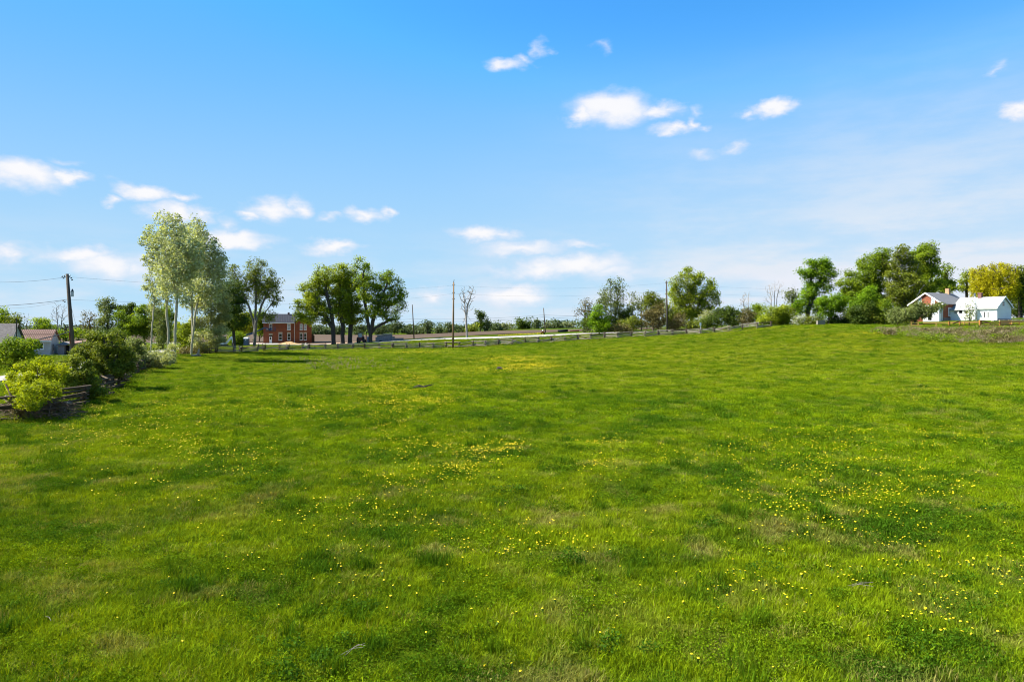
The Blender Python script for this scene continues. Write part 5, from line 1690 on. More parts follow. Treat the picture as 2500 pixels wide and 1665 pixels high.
# ---- left houses
al = math.radians(19.5)
hA = gp(22, 108)
hA.z = -.05
gh = empty('grey_roofed_house', hA, 'old house with grey shingle roof and pale green gable at the left edge', 'house', rz=al)
MB().prism_x([(0, -.3), (7, -.3), (7, 2.35), (3.5, 5.35), (0, 2.35)], -14, 0).obj('wall', MT['green_siding'], gh)
r1, r2 = gable_roof(-14, 0, 0, 7, 2.35, 5.4, .3)
r1.obj('roof', MT['roof_shingle'], gh)
r2.obj('roof', MT['roof_shingle'], gh)
window(gh, (.004, 3.3, 2.2), math.pi / 2, .9, 1.5, 'white', 'glass_pale', None, True, 1, .14)
bd = MB()
for i in range(22):
    z = -.1 + i * .24
    hw = 3.5 if z < 2.3 else 3.5 * (5.35 - z) / 3.05
    if hw > .3:
        bd.box(.003, .025, 3.5 - hw + .02, 3.5 + hw - .02, z, z + .03)
o = bd.obj('siding_edge', MT['green_siding'], gh)
o['kind'] = 'stuff'
MB().beam((.05, -.3, 2.1), (.05, 3.5, 5.42), .06, .2).obj('barge_board', MT['metal_dark'], gh)
MB().beam((.05, 7.3, 2.1), (.05, 3.5, 5.42), .06, .2).obj('barge_board', MT['metal_dark'], gh)
MB().box(-14, .2, -.38, -.3, 1.95, 2.15).obj('gutter', MT['metal_dark'], gh)
am = gp(40.5, 104)
o = MB().tube([am, Wp(40.5, 778, 104)], .09, 6).obj('mast', MT['pole'])
tag(o, 'plain grey mast standing before the pale green gable', 'mast')

gB = gp(122, 119)
gB.z = -.05
gg = empty('brown_roofed_garage', gB, 'pale garage with brown ribbed metal roof behind the feathery bush', 'garage', rz=al)
MB().prism_x([(0, -.3), (5.2, -.3), (5.2, 2.75), (2.6, 4.35), (0, 2.75)], -6.6, 0).obj('wall', MT['stucco'], gg)
r1, r2 = gable_roof(-6.6, 0, 0, 5.2, 2.75, 4.4, .3)
rf = r1.obj('roof', MT['roof_brown'], gg)
r2.obj('roof', MT['roof_brown'], gg)
sm = MB()
for i in range(25):
    x = -6.8 + i * .29
    sm.beam((x, -.3, 2.75 - .19 + .16), (x, 2.6, 4.4 + .16), .05, .05)
o = sm.obj('seam', MT['roof_seam_brown'], rf)
o['kind'] = 'stuff'
MB().beam((-6.9, 1.2, 3.51 + .19), (.3, 1.2, 3.51 + .19), .08, .05).obj('roof_batten', MT['roof_seam_brown'], rf)
MB().box(-6.8, .3, -.42, -.32, 2.38, 2.6).obj('gutter', MT['white'], gg)
window(gg, (-1.4, -.004, 1.2), 0, .8, .9, 'white', 'glass')
MB().box(.003, .05, 1.0, 1.25, .2, 2.0).obj('downspout', MT['metal_dark'], gg)
window(gg, (.004, 1.9, .9), math.pi / 2, .5, 1.0, 'grey_board', 'glass', None, False)

sC = gp(141, 121)
sC.z = -.05
sh = empty('low_shed', sC, 'low grey shed with red brown roof beside the leaning pole', 'shed', rz=al * .6)
MB().box(0, 1.0, 0, 3, -.2, 1.65).obj('wall', MT['grey_board'], sh)
MB().box(1.75, 3.6, .3, 3, -.2, 1.95).obj('wall', MT['grey_board'], sh)
MB().box(1.002, 1.748, .8, 3, -.2, 1.7).obj('opening', MT['black'], sh)
MB().hexa([(-.2, -.35, 1.66), (1.6, -.35, 1.72), (1.6, 3.2, 2.3), (-.2, 3.2, 2.2)], [(-.2, -.35, 1.78), (1.6, -.35, 1.84), (1.6, 3.2, 2.42), (-.2, 3.2, 2.32)]).obj('roof', MT['roof_shingle'], sh)
MB().hexa([(1.602, -.2, 1.8), (3.9, -.2, 2.15), (3.9, 3.2, 2.5), (1.602, 3.2, 2.3)], [(1.602, -.2, 1.92), (3.9, -.2, 2.27), (3.9, 3.2, 2.62), (1.602, 3.2, 2.42)]).obj('roof', MT['roof_brown'], sh)
MB().tube([(2.75, .25, 1.05), (2.75, .29, 1.05)], .3, 14).obj('round_sign', MT['metal_dark'], sh)
sD = gp(181, 131)
sD.z = -.05
sd = empty('pale_shed', sD, 'pale gabled shed just right of the leaning pole', 'shed', rz=0)
MB().prism([(0, -.2), (3.0, -.2), (3.0, 1.9), (1.1, 2.55), (0, 2.1)], 0, 3).obj('wall', MT['stucco'], sd)
MB().prism([(-.2, 2.05), (1.1, 2.6), (3.2, 1.88), (3.2, 1.99), (1.1, 2.72), (-.2, 2.17)], -.3, 3.2).obj('roof', MT['rail_dark'], sd)
MB().box(.3, .9, -.03, .02, -.1, 1.4).obj('door', MT['black'], sd)
window(sd, (1.5, -.004, 1.4), 0, .7, .5, 'white', 'glass_pale', None, False)

# ---- white and brick farmhouse on the right
th_ = math.radians(60)
ax_, bx2 = Vector((math.sin(th_), math.cos(th_), 0)), Vector((math.cos(th_), -math.sin(th_), 0))
hr = gp(2301, 150)
hr.z = Wp(2301, 780.5, 150).z
# local x = right and nearer (b), local y = right and back (a)
fh = empty('white_farmhouse', hr, 'white and brick farmhouse with pale roof on the bank at right', 'house', rz=math.atan2(bx2.y, bx2.x))
MB().prism([(-7.1, -.5), (0, -.5), (0, 3.55), (-3.55, 5.95), (-7.1, 3.55)], 0, 11).obj('brick_wall', MT['brick'], fh)
MT['roof_grey'] = surf('roof_grey_shingle', (.17, .168, .165), (.085, .084, .082), 1.8, .85, .1, .2, (1, 3, 1), c3=(.19, .188, .185))
MB().prism([(.35, 3.32), (.35, 3.46), (-3.55, 6.13), (-3.55, 5.99)], -.35, 11.3).obj('roof', MT['roof_grey'], fh)
MB().prism([(-7.45, 3.32), (-3.551, 5.99), (-3.551, 6.13), (-7.45, 3.46)], -.35, 11.3).obj('roof', MT['roof_grey'], fh)
for sx in (-1, 1):
    MB().beam((-3.55, -.39, 5.98), (-3.55 + sx * 3.95, -.39, 3.30), .05, .26).obj('barge_board', MT['white'], fh)
window(fh, (-4.9, -.004, 3.75), 0, .62, 1.1, 'white', 'glass_pale', None)
window(fh, (-2.0, -.004, 3.75), 0, .62, 1.1, 'white', 'glass_pale', None)
MB().box(-3.6, -.15, -1.1, -.003, -.4, 3.05).obj('porch_wall', MT['white'], fh)
MB().box(-3.8, .05, -1.35, -.004, 3.052, 3.25).obj('porch_roof', MT['white'], fh)
MB().box(-2.5, -1.7, -1.13, -1.09, -.1, 2.0).obj('porch_door', MT['glass'], fh)
window(fh, (-1.05, -1.102, 1.0), 0, .5, .9, 'white', 'glass_pale', None, False)
MB().tube([(.09, -.12, -.2), (.09, -.12, 3.3)], .07, 6).obj('downspout', MT['white'], fh)
window(fh, (.004, 2.85, .95), math.pi / 2, .95, 1.65, 'white', 'glass_pale', None)
MB().box(.003, .08, .3, 3.1, -.5, .45).obj('foundation', MT['concrete'], fh)
MB().box(-3.95, -3.15, 8.6, 9.3, 5.7, 7.25).obj('chimney', MT['brick_tan'], fh)
# annex: lean-to then the gabled wing, ridge along local x
MB().prism_x([(3.1, -.5), (4.05, -.5), (4.05, 2.6), (3.1, 2.2)], .004, 4.95).obj('lean_to_wall', MT['white'], fh)
MB().prism_x([(4.052, -.5), (10.0, -.5), (10.0, 2.75), (7.0, 4.75), (4.052, 2.75)], .004, 8.9).obj('annex_wall', MT['white_siding'], fh)
MB().prism_x([(3.75, 2.55), (7.0, 4.8), (7.0, 4.93), (3.75, 2.68)], .02, 9.2).obj('annex_roof', MT['roof_white'], fh)
MB().prism_x([(10.3, 2.55), (10.3, 2.68), (7.001, 4.93), (7.001, 4.8)], .02, 9.2).obj('annex_roof', MT['roof_white'], fh)
MB().prism_x([(2.75, 2.02), (3.745, 2.52), (3.745, 2.65), (2.75, 2.15)], -.25, 5.2).obj('lean_to_roof', MT['roof_white'], fh)
MB().prism_x([(3.6, 2.3), (3.72, 2.3), (3.72, 2.53), (3.6, 2.5)], 5.21, 9.2).obj('gutter', MT['white'], fh)
for y0_, y1_, z0_, z1_ in ((7.0, 3.72, 4.79, 2.5), (7.0, 10.33, 4.79, 2.5)):
    MB().beam((9.23, y0_, z0_ + .05), (9.23, y1_, z1_ + .05), .05, .24).obj('barge_board', MT['white'], fh)
for (x_, w_, pn) in ((1.05, .22, 'glass'), (1.45, .26, 'glass'), (2.2, .66, 'glass'), (3.2, .66, 'glass')):
    window(fh, (x_, 3.096, 1.35), 0, w_, .8, 'white', pn, None, False, 0)
for x_ in (6.55, 7.2):
    window(fh, (x_, 4.048, .35), 0, .24, 1.3, 'white', 'glass', None, False, 0)
window(fh, (8.904, 6.6, 2.9), math.pi / 2, .85, .85, 'white', 'glass', None, False, 1)
sd_ = MB()
for i in range(26):
    z = -.2 + i * .19
    lo, hi = 4.06, 9.99
    if z > 2.72:
        f_ = (4.75 - z) / 2.0
        lo, hi = 7.0 - 2.95 * f_, 7.0 + 3.0 * f_
    if hi - lo > .4:
        sd_.box(8.902, 8.922, lo + .02, hi - .02, z, z + .025)
o = sd_.obj('siding_edge', MT['white_siding'], fh)
o['kind'] = 'stuff'
MB().box(3.9, 4.6, 6.65, 7.35, 4.5, 5.75).obj('chimney', MT['brick_old'], fh)
MB().box(3.82, 4.68, 6.57, 7.43, 5.752, 5.9).obj('chimney_cap', MT['brick_old'], fh)
MB().box(8.93, 9.0, 4.0, 10.1, -.5, .12).obj('foundation', MT['stone'], fh)

# stone edging right of the annex
se = empty('stone_edging', gp(2466, 140), 'low line of pale stones right of the white annex', 'stone edging')
rg = random.Random(9)
for i in range(22):
    p = gp(2424 + i * 4.6, 139 + rg.uniform(-.4, .4)) - gp(2466, 140)
    s_ = rg.uniform(.18, .36)
    MB().hexa([p + Vector((-s_, -.2, -.25)), p + Vector((s_, -.2, -.25)), p + Vector((s_ * .9, .25, -.25)), p + Vector((-s_, .25, -.25))],
              [p + Vector((-s_ * .8, -.15, s_ * .9)), p + Vector((s_ * .7, -.15, s_ * .8)), p + Vector((s_ * .7, .2, s_)), p + Vector((-s_ * .7, .2, s_ * .8))]).obj('stone', MT['concrete' if i % 3 else 'deadwood'], se)

# ---- lumber fence on the bank
lf0 = gp(2225, 125)
fe = empty('lumber_fence', lf0, 'yellow lumber post and rail fence with dark gate rails on the bank at right', 'fence')


def FP(px, py, d):
    return Wp(px, py, d) - lf0


tan, drk, org_ = MT['tan_wood'], MT['dark_wood'], MT['orange_wood']
for (pa, ya, da_, pb_, yb, db_, m_, w_, h_) in [
    (2224, 788.5, 127, 2241, 788.3, 127, tan, .08, .13), (2224, 794, 127, 2252, 793.5, 126.6, tan, .08, .12), (2254, 788.4, 126.6, 2317, 788.0, 125.5, tan, .08, .16), (2287, 797.5, 124.8, 2320, 797, 124.5, tan, .08, .12),
    (2319, 788, 125.5, 2392, 786.2, 124, tan, .08, .2), (2300, 794.5, 123.9, 2392, 794.5, 122.5, drk, .07, .12), (2320, 797.3, 124.4, 2392, 797.2, 123, tan, .08, .14),
    (2326, 790.5, 124.2, 2343.5, 784.0, 124.2, drk, .08, .14), (2396, 782.2, 122.2, 2417, 789.0, 122, drk, .08, .12), (2396, 789.2, 122.3, 2510, 784.8, 119, drk, .08, .12),
    (2396, 794.7, 122.3, 2490, 792.0, 119.8, drk, .08, .14), (2441, 784.0, 125, 2470, 783.6, 125, tan, .08, .2), (2441, 789.8, 125, 2466, 789.4, 125, tan, .08, .2), (2441, 796.0, 125, 2466, 795.6, 125, tan, .08, .14), (2470, 783.6, 125, 2510, 783, 125, tan, .06, .05)]:
    MB().beam(FP(pa, ya, da_), FP(pb_, yb, db_), w_, h_ * 1.45).obj('rail', m_, fe)
for (p_, yt, d_, m_, w_) in [(2225, 785.5, 127, tan, .12), (2242, 786.5, 126.8, tan, .12), (2286, 786.5, 125.8, tan, .12), (2317.5, 784.5, 125.3, org_, .2), (2343.5, 782.5, 124.4, org_, .16), (2354, 785, 124.4, tan, .12), (2366, 787, 124.1, drk, .14),
                             (2393.5, 781.3, 122.3, org_, .34), (2417, 788, 121.6, drk, .1), (2441.5, 785, 121, org_, .16), (2467, 785.5, 121, org_, .14), (2471, 784, 124.8, tan, .14), (2488.5, 785, 119.8, org_, .1)]:
    b_ = gp(p_, d_) - lf0
    t_ = FP(p_, yt, d_)
    if t_.z < b_.z + .4:
        t_.z = b_.z + .5
    MB().beam(b_ - Vector((0, 0, .3)), t_, w_).obj('post', m_, fe)

# ================================================================== grass
def tuft(name, n, rad, h, w, seed, m, lean=.55, curl=.5):
    rg = np.random.default_rng(seed)
    r = rad * np.sqrt(rg.random(n))
    a = rg.random(n) * 2 * math.pi
    b = np.stack([r * np.cos(a), r * np.sin(a), np.full(n, -.02)], 1)
    hh = h * (.5 + .7 * rg.random(n))
    ld = rg.random(n) * 2 * math.pi
    ll = lean * (.25 + rg.random(n)) * hh
    dv = np.stack([np.cos(ld), np.sin(ld), np.zeros(n)], 1)
    sd = np.stack([-np.sin(ld + .6 * rg.normal(size=n)), np.cos(ld), np.zeros(n)], 1)
    sd /= np.linalg.norm(sd, axis=1)[:, None]
    ww = (w * (.6 + .8 * rg.random(n)))[:, None]
    up = np.array([0, 0, 1.0])
    m1 = b + dv * (ll * .35)[:, None] + up * (hh * .6)[:, None]
    t = b + dv * (ll * (1 + curl * .3))[:, None] + up * (hh * (1 - .15 * curl))[:, None]
    V = np.stack([b - sd * ww * .5, b + sd * ww * .5, m1 + sd * ww * .42, m1 - sd * ww * .42, t + sd * ww * .06, t - sd * ww * .06], 1).reshape(-1, 3)
    i = np.arange(n) * 6
    Fc = np.concatenate([np.stack([i, i + 1, i + 2, i + 3], 1), np.stack([i + 3, i + 2, i + 4, i + 5], 1)])
    me_ = np_mesh(name, V, Fc)
    me_.materials.append(m)
    return bpy.data.objects.new(name, me_)


def herb(name, n, rad, h, size, seed, m):
    """little flat leaves at many heights (clover, dandelion leaves)"""
    rg = np.random.default_rng(seed)
    r = rad * np.sqrt(rg.random(n))
    a = rg.random(n) * 2 * math.pi
    C0 = np.stack([r * np.cos(a), r * np.sin(a), h * rg.random(n) * (1 - (r / rad) ** 2 * .5)], 1)
    me_ = leaf_mesh(name, C0, size, rg, rg.random(n), up=.35, aspect=.7)
    me_.materials.append(m)
    return bpy.data.objects.new(name, me_)


TUFTS = bpy.data.collections.new('tuft_kinds')
kinds = [tuft('a_fine_grass', 60, .20, .11, .008, 1, GRASS), tuft('b_fine_grass', 60, .20, .14, .009, 2, GRASS, .8, .9), tuft('c_coarse_grass', 46, .19, .17, .010, 3, GRASS, .5, .3),
         herb('d_clover', 110, .20, .10, .023, 4, GRASS), herb('e_clover', 90, .17, .15, .029, 5, GRASS), tuft('f_tall_grass', 44, .15, .30, .010, 6, GRASS, .45, .5)]
for o in kinds:
    TUFTS.objects.link(o)


def scatter(name, X, Y, rot, scl, kind, tn, coll, lift=0.0):
    Z = G(X, Y) + lift + .03
    me_ = bpy.data.meshes.new(name)
    me_.vertices.add(len(X))
    me_.vertices.foreach_set('co', np.stack([X, Y, Z], 1).astype(np.float32).ravel())
    for nm, ty, arr, key in (('rot', 'FLOAT_VECTOR', rot, 'vector'), ('scl', 'FLOAT_VECTOR', scl, 'vector'), ('tone', 'FLOAT_VECTOR', tn, 'vector'), ('kind_index', 'INT', kind, 'value')):
        a = me_.attributes.new(nm, ty, 'POINT')
        a.data.foreach_set(key, np.ascontiguousarray(arr, dtype=np.int32 if ty == 'INT' else np.float32).ravel())
    me_.update()
    ob_ = link(name, me_)
    ng = bpy.data.node_groups.new(name + '_nodes', 'GeometryNodeTree')
    ng.interface.new_socket('Geometry', in_out='INPUT', socket_type='NodeSocketGeometry')
    ng.interface.new_socket('Geometry', in_out='OUTPUT', socket_type='NodeSocketGeometry')
    gi, go = ng.nodes.new('NodeGroupInput'), ng.nodes.new('NodeGroupOutput')
    iop = ng.nodes.new('GeometryNodeInstanceOnPoints')
    ci_ = ng.nodes.new('GeometryNodeCollectionInfo')
    ci_.inputs['Collection'].default_value = coll
    ci_.inputs['Separate Children'].default_value = True
    ci_.inputs['Reset Children'].default_value = True

    def na(nm, ty):
        n_ = ng.nodes.new('GeometryNodeInputNamedAttribute')
        n_.data_type = ty
        n_.inputs['Name'].default_value = nm
        return n_.outputs['Attribute']
    lk = ng.links.new
    lk(gi.outputs[0], iop.inputs['Points'])
    lk(ci_.outputs[0], iop.inputs['Instance'])
    iop.inputs['Pick Instance'].default_value = True
    lk(na('kind_index', 'INT'), iop.inputs['Instance Index'])
    lk(na('rot', 'FLOAT_VECTOR'), iop.inputs['Rotation'])
    lk(na('scl', 'FLOAT_VECTOR'), iop.inputs['Scale'])
    lk(iop.outputs[0], go.inputs[0])
    md = ob_.modifiers.new('scatter', 'NODES')
    md.node_group = ng
    ob_['kind'] = 'stuff'
    return ob_


FENCE_L = np.array([(-30.5, 25), (-27.8, 30), (-25.3, 35.5), (-26.6, 43), (-30.8, 53.0), (-36.2, 64), (-42, 78), (-49, 94), (-55, 120), (-60, 130)])


def ring(d0, d1, per_m2, rng):
    """random points of a frustum slice"""
    n = int(per_m2 * (.80 * (d1 * d1 - d0 * d0) + 5 * (d1 - d0)))
    d = np.sqrt(d0 * d0 + (d1 * d1 - d0 * d0) * rng.random(n))
    x = (rng.random(n) * 2 - 1) * (.80 * d + 2.5)
    return x, d


rng = np.random.default_rng(5)
XS, YS, SC = [], [], []
for d0, d1, den, s0, sz in [(6.3, 14, 62, .9, 1.0), (14, 22, 40, 1.05, 1.05), (22, 34, 20, 1.4, 1.15), (34, 55, 10, 2.0, 1.3), (55, 90, 7.0, 2.3, 1.2), (90, 130, 5.0, 2.8, 1.3), (130, 182, 3.2, 3.5, 1.35)]:
    x, d = ring(d0, d1, den, rng)
    XS.append(x)
    YS.append(d)
    SC.append(np.stack([np.full(len(x), s0), np.full(len(x), s0), np.full(len(x), sz)], 1))
X, Y, SC = np.concatenate(XS), np.concatenate(YS), np.concatenate(SC)
xr = np.interp(Y, [160, 170, 176, 182], [999, 60, 40, 0])
rd_y = np.interp(X, [-95, -80, -58, -40, -22, -3, 16, 37, 49, 65], [205, 198, 194, 190, 185.5, 182, 179, 175, 173, 176])
keep = (Y < rd_y - 3.6) & ~((X > 78) & (Y > 137))
sroad = np.interp(Y, [20, 48, 66, 90, 120, 160, 196], [-38, -42, -47, -56, -66, -78, -86])
keep &= np.abs(X - sroad) > 2.8
keep &= ~((X < -63) & (X > -93) & (np.abs(Y - 118.8) < 2.2))
X, Y, SC = X[keep], Y[keep], SC[keep]
# small rank tufts sprinkled over the sward
nc_ = 430
cy = 8.0 + 52 * rng.random(nc_) ** .75
cx = (rng.random(nc_) * 2 - 1) * .8 * cy
cr = rng.uniform(.06, .22, nc_) * (1 + cy / 60)
cn = rng.integers(3, 9, nc_)
ti = np.repeat(np.arange(nc_), cn)
TX, TY = cx[ti] + rng.normal(size=len(ti)) * cr[ti] * 1.3, cy[ti] + rng.normal(size=len(ti)) * cr[ti]
n0_ = len(X)
X, Y = np.concatenate([X, TX]), np.concatenate([Y, TY])
ts = .75 + cy[ti] / 60
SC = np.concatenate([SC, np.stack([ts, ts, 1.0 + ts * .2], 1)])
da, st, ye = tone(X, Y)
n = len(X)
is_t = np.arange(n) >= n0_
rnd = rng.random(n)
kind = np.where(rnd < .36, 0, np.where(rnd < .66, 1, np.where(rnd < .8, 2, 3)))
herby = (fbm(X / 1.9, Y / 1.9, 71, 2) > .18) & (rng.random(n) < .75)
kind = np.where(herby, np.where(rng.random(n) < .5, 3, 4), kind)
tall = (fbm(X / .9, Y / .9, 81, 2) > .50) & (rng.random(n) < .6)
kind = np.where(tall, np.where(rng.random(n) < .5, 5, 4), kind)
kind = np.where(is_t, rng.choice([3, 4, 4, 3, 0], n), kind)
# rougher, taller grass on the verge behind the fence and along the left fence
fz = np.interp(X, [-60, -45, -32, -13, 0, 14, 32, 45, 57], [130, 143, 155, 159, 159, 158, 155.5, 153, 151])
verge = (Y > fz - .8) & (X > -60) & (X < 60)
fl = np.interp(Y, FENCE_L[:, 1], FENCE_L[:, 0])
edge = (np.abs(X - fl) < 1.6) & (Y < 130) | (np.abs(Y - fz) < 1.3) & (X > -60) & (X < 58)
zs = (.55 + .5 * rng.random(n)) * (1 + .5 * np.clip(da - .45, 0, 1) - .25 * st)
zs = np.where(is_t, zs * 1.05, zs)
zs = np.where(verge, zs * 1.2, zs)
zs = np.where(edge, zs * np.where(Y > 110, 1.1, 1.8), zs)
zs = np.where((kind == 3) | (kind == 4), zs * 1.35, zs)
SC[:, 2] *= zs
SC[:, :2] *= (.8 + .45 * rng.random(n))[:, None]
rot = np.stack([rng.normal(size=n) * .10, rng.normal(size=n) * .10, rng.random(n) * 6.283], 1)
da2 = np.clip(da * 1.05 - .05 + rng.normal(size=n) * .16 + .42 * (kind >= 3) + .35 * (kind == 5) + .25 * verge + .35 * is_t, 0, 1)
st2 = np.clip(st + .14 * np.clip((Y - 40) / 60, 0, 1) + (rng.random(n) < .05) * .6 + np.where(edge, .35 * (rng.random(n) < .5), 0) - .4 * (kind >= 3), 0, 1)
ye2 = np.clip(ye - .45 * (kind >= 3) + .2 * np.clip((Y - 40) / 60, 0, 1) + rng.normal(size=n) * .2, 0, 1)
gr = scatter('grass', X, Y, rot, SC, kind, np.stack([da2, st2, ye2], 1), TUFTS)
tag(gr, 'short green pasture grass covering the whole meadow', 'grass')

# dry weeds on the bank
DRY = bpy.data.collections.new('dry_kinds')
kd = [tuft('a_dry_stems', 22, .28, .55, .02, 11, LF['drygrass'], .5, .4), herb('b_dry_herb', 45, .35, .5, .09, 12, LF['brown']), herb('c_green_herb', 70, .4, .4, .10, 13, LF['green'])]
for i, o in enumerate(kd):
    if i == 0:
        a = o.data.attributes.new('tint', 'FLOAT', 'POINT')
        a.data.foreach_set('value', np.repeat(np.random.default_rng(3).random(22), 6).astype(np.float32))
    DRY.objects.link(o)
n = 1900
pxs = rng.uniform(2130, 2530, n)
tt = rng.random(n) * .72
d0 = np.interp(pxs, [2130, 2170, 2300, 2420, 2530], [119, 114, 106, 102, 99])
d1 = np.interp(pxs, [2130, 2230, 2330, 2450, 2530], [121, 120.5, 119, 114, 111])
Yb = d0 + (d1 - d0) * tt
Xb = (pxs - 1250) / F * Yb
kb = np.where(rng.random(n) < .30, 0, np.where(rng.random(n) < .28 + 1.2 * vnoise(Xb / 3.2, Yb / 3.2, 19), 1, 2))
sb_ = ((.9 + .9 * rng.random(n)) * (1.15 + .5 * vnoise(Xb / 2.5, Yb / 2.5, 23) - .35 * tt))[:, None] * np.array([1.1, 1.1, .95])
bw = scatter('bank_weeds', Xb, Yb, np.stack([rng.normal(size=n) * .12, rng.normal(size=n) * .12, rng.random(n) * 6.28], 1), sb_, kb, np.zeros((n, 3)), DRY)
tag(bw, 'dry brown weeds and dead stems covering the bank below the lumber fence', 'weeds')
# dry stems along the fences
n = 700
s_ = rng.random(n)
Xf = np.interp(s_, np.linspace(0, 1, 8), [-55, -46, -32, -13, 0, 14, 32, 50])
Yf = np.interp(Xf, [-60, -45, -32, -13, 0, 14, 32, 45, 57], [130, 143, 155, 159, 159, 158, 155.5, 153, 151]) + rng.normal(size=n) * .5
kb = rng.integers(0, 3, n)
fw = scatter('fence_weeds', Xf, Yf, np.stack([rng.normal(size=n) * .1, rng.normal(size=n) * .1, rng.random(n) * 6.28], 1), (.45 + .6 * rng.random((n, 1))) * np.ones((1, 3)), kb, np.zeros((n, 3)), DRY)
tag(fw, 'dry weeds grown up through the far rail fence', 'weeds')

# pale seeding grass stems in the hollow before the farmhouse
n = 260
Yp = rng.uniform(78, 108, n)
Xp = (rng.normal(820, 70, n) - 1250) / F * Yp
pw = scatter('pale_stems', Xp, Yp, np.stack([rng.normal(size=n) * .15, rng.normal(size=n) * .15, rng.random(n) * 6.28], 1), (.5 + .5 * rng.random((n, 1))) * np.array([[.5, .5, 1.0]]), np.zeros(n, int), np.zeros((n, 3)), DRY)
tag(pw, 'thin pale seeding grass stems in the hollow left of the meadow middle', 'grass stems')

# ---- dark weed clumps one can pick out
WC = [(780, 1612, .55, 'largest dark green weed clump at the bottom edge left of centre'), (865, 1498, .42, 'wide dark weed clump up and right of the largest bottom clump'), (475, 1425, .40, 'dark weed clump in the lower left quarter of the meadow'),
      (580, 1588, .22, 'small dark weed clump left of the largest bottom clump'), (1730, 1285, .40, 'dark weed clump right of centre above the pale fallen stems'), (1270, 1205, .45, 'dark weed clump near the middle of the meadow'),
      (2245, 1600, .38, 'dark weed clump near the bottom right corner'), (2420, 1250, .42, 'dark weed clump at the right edge of the meadow'), (1160, 1125, .40, 'dark weed clump right of the thickest dandelion patch'), (1075, 1140, .42, 'dark weed clump below the thickest dandelion patch'),
      (1410, 1370, .50, 'broad low weed clump below the middle of the meadow'), (605, 1190, .40, 'dark weed clump in the left middle of the meadow'), (1490, 1580, .40, 'weed clump at the bottom centre right'), (1850, 1390, .34, 'weed clump among the dandelions at right')]
for i, (px, py, r, lab) in enumerate(WC):
    gx, gy = pix2ground(np.array([px]), np.array([py]))
    gx, gy = float(gx[0]), float(gy[0])
    rg = np.random.default_rng(500 + i)
    nL = int(820 * (r / .45) ** 2 * (1 if gy < 16 else .6))
    nm_ = int(rg.integers(5, 10))
    mc = rg.normal(size=(nm_, 2)) * r * np.array([.62, .45])
    mc[0] = 0
    mr = r * rg.uniform(.22, .55, nm_)
    mh = mr * rg.uniform(.7, 1.5, nm_)
    w_ = mr ** 2 / (mr ** 2).sum()
    pk = rg.choice(nm_, nL, p=w_)
    dv = rg.normal(size=(nL, 3))
    dv /= np.linalg.norm(dv, axis=1)[:, None]
    dv *= (rg.random(nL) ** .4)[:, None]
    C0 = np.stack([mc[pk, 0] + dv[:, 0] * mr[pk] * 1.15, mc[pk, 1] + dv[:, 1] * mr[pk], np.abs(dv[:, 2]) * mh[pk] + .02], 1)
    spill = rg.random(nL) < .16
    C0[spill, :2] *= 1.5
    C0[spill, 2] *= .5
    o = empty('weed_clump', (gx, gy, g1(gx, gy)), lab, 'weed clump', 'weed clumps in the meadow')
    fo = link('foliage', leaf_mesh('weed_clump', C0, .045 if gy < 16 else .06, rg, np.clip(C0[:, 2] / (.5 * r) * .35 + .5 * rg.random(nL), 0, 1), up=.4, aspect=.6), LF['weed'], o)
    fo['kind'] = 'stuff'

# pale fallen stems
for i, (px, py, lab) in enumerate([(860, 1605, 'pale dry stems beside the largest bottom weed clump'), (2100, 1440, 'pale dry stems lying among the dandelions at right'), (120, 1525, 'crooked pale dead stem in the lower left of the meadow')]):
    gx, gy = pix2ground(np.array([px]), np.array([py]))
    c_ = Vector((float(gx[0]), float(gy[0]), g1(float(gx[0]), float(gy[0])) + .08))
    b_ = MB()
    rg = random.Random(i + 40)
    for j in range(3 if i < 2 else 1):
        d_ = Vector((rg.uniform(.12, .26), rg.uniform(-.2, .2), rg.uniform(0, .06)))
        b_.tube([c_ - d_, c_ + Vector((0, 0, .05)), c_ + d_ * .6 + Vector((.05, -.1, .07))], [.005, .004, .0025], 3)
        c_ = c_ + Vector((.03, .06, .0))
    o = b_.obj('dry_stem', MT['bark'])
    tag(o, lab, 'dry stem', 'dry stems')

# ---- dandelions
fl_m = surf('dandelion_yellow', (.72, .56, .006), (.66, .47, .005), 30, .6, .2)
st_m = surf('dandelion_stem', (.085, .15, .01), (.07, .13, .01), 8, .6, .2)


def flower_mesh():
    me_ = bpy.data.meshes.new('dandelion')
    vs, fs = [], []
    k6 = 7
    for j in range(k6):
        a = 2 * math.pi * j / k6
        vs.append((.020 * math.cos(a), .020 * math.sin(a), 0))
    vs.append((0, 0, .012))
    for j in range(k6):
        fs.append((j, (j + 1) % k6, k6))
    b0 = len(vs)
    for j in range(3):
        a = 2 * math.pi * j / 3
        vs.append((.004 * math.cos(a) + .02, .004 * math.sin(a), -.14))
    for j in range(3):
        fs.append((j * 2, b0 + j, b0 + (j + 1) % 3, (j * 2 + 2) % k6 if j < 2 else 0))
    fs.append((0, 6, 5, 4, 3, 2, 1))
    me_.from_pydata(vs, [], fs)
    me_.materials.append(fl_m)
    me_.materials.append(st_m)
    for i, p in enumerate(me_.polygons):
        p.material_index = 1 if i >= k6 else 0
    me_.update()
    return me_


FLW = flower_mesh()
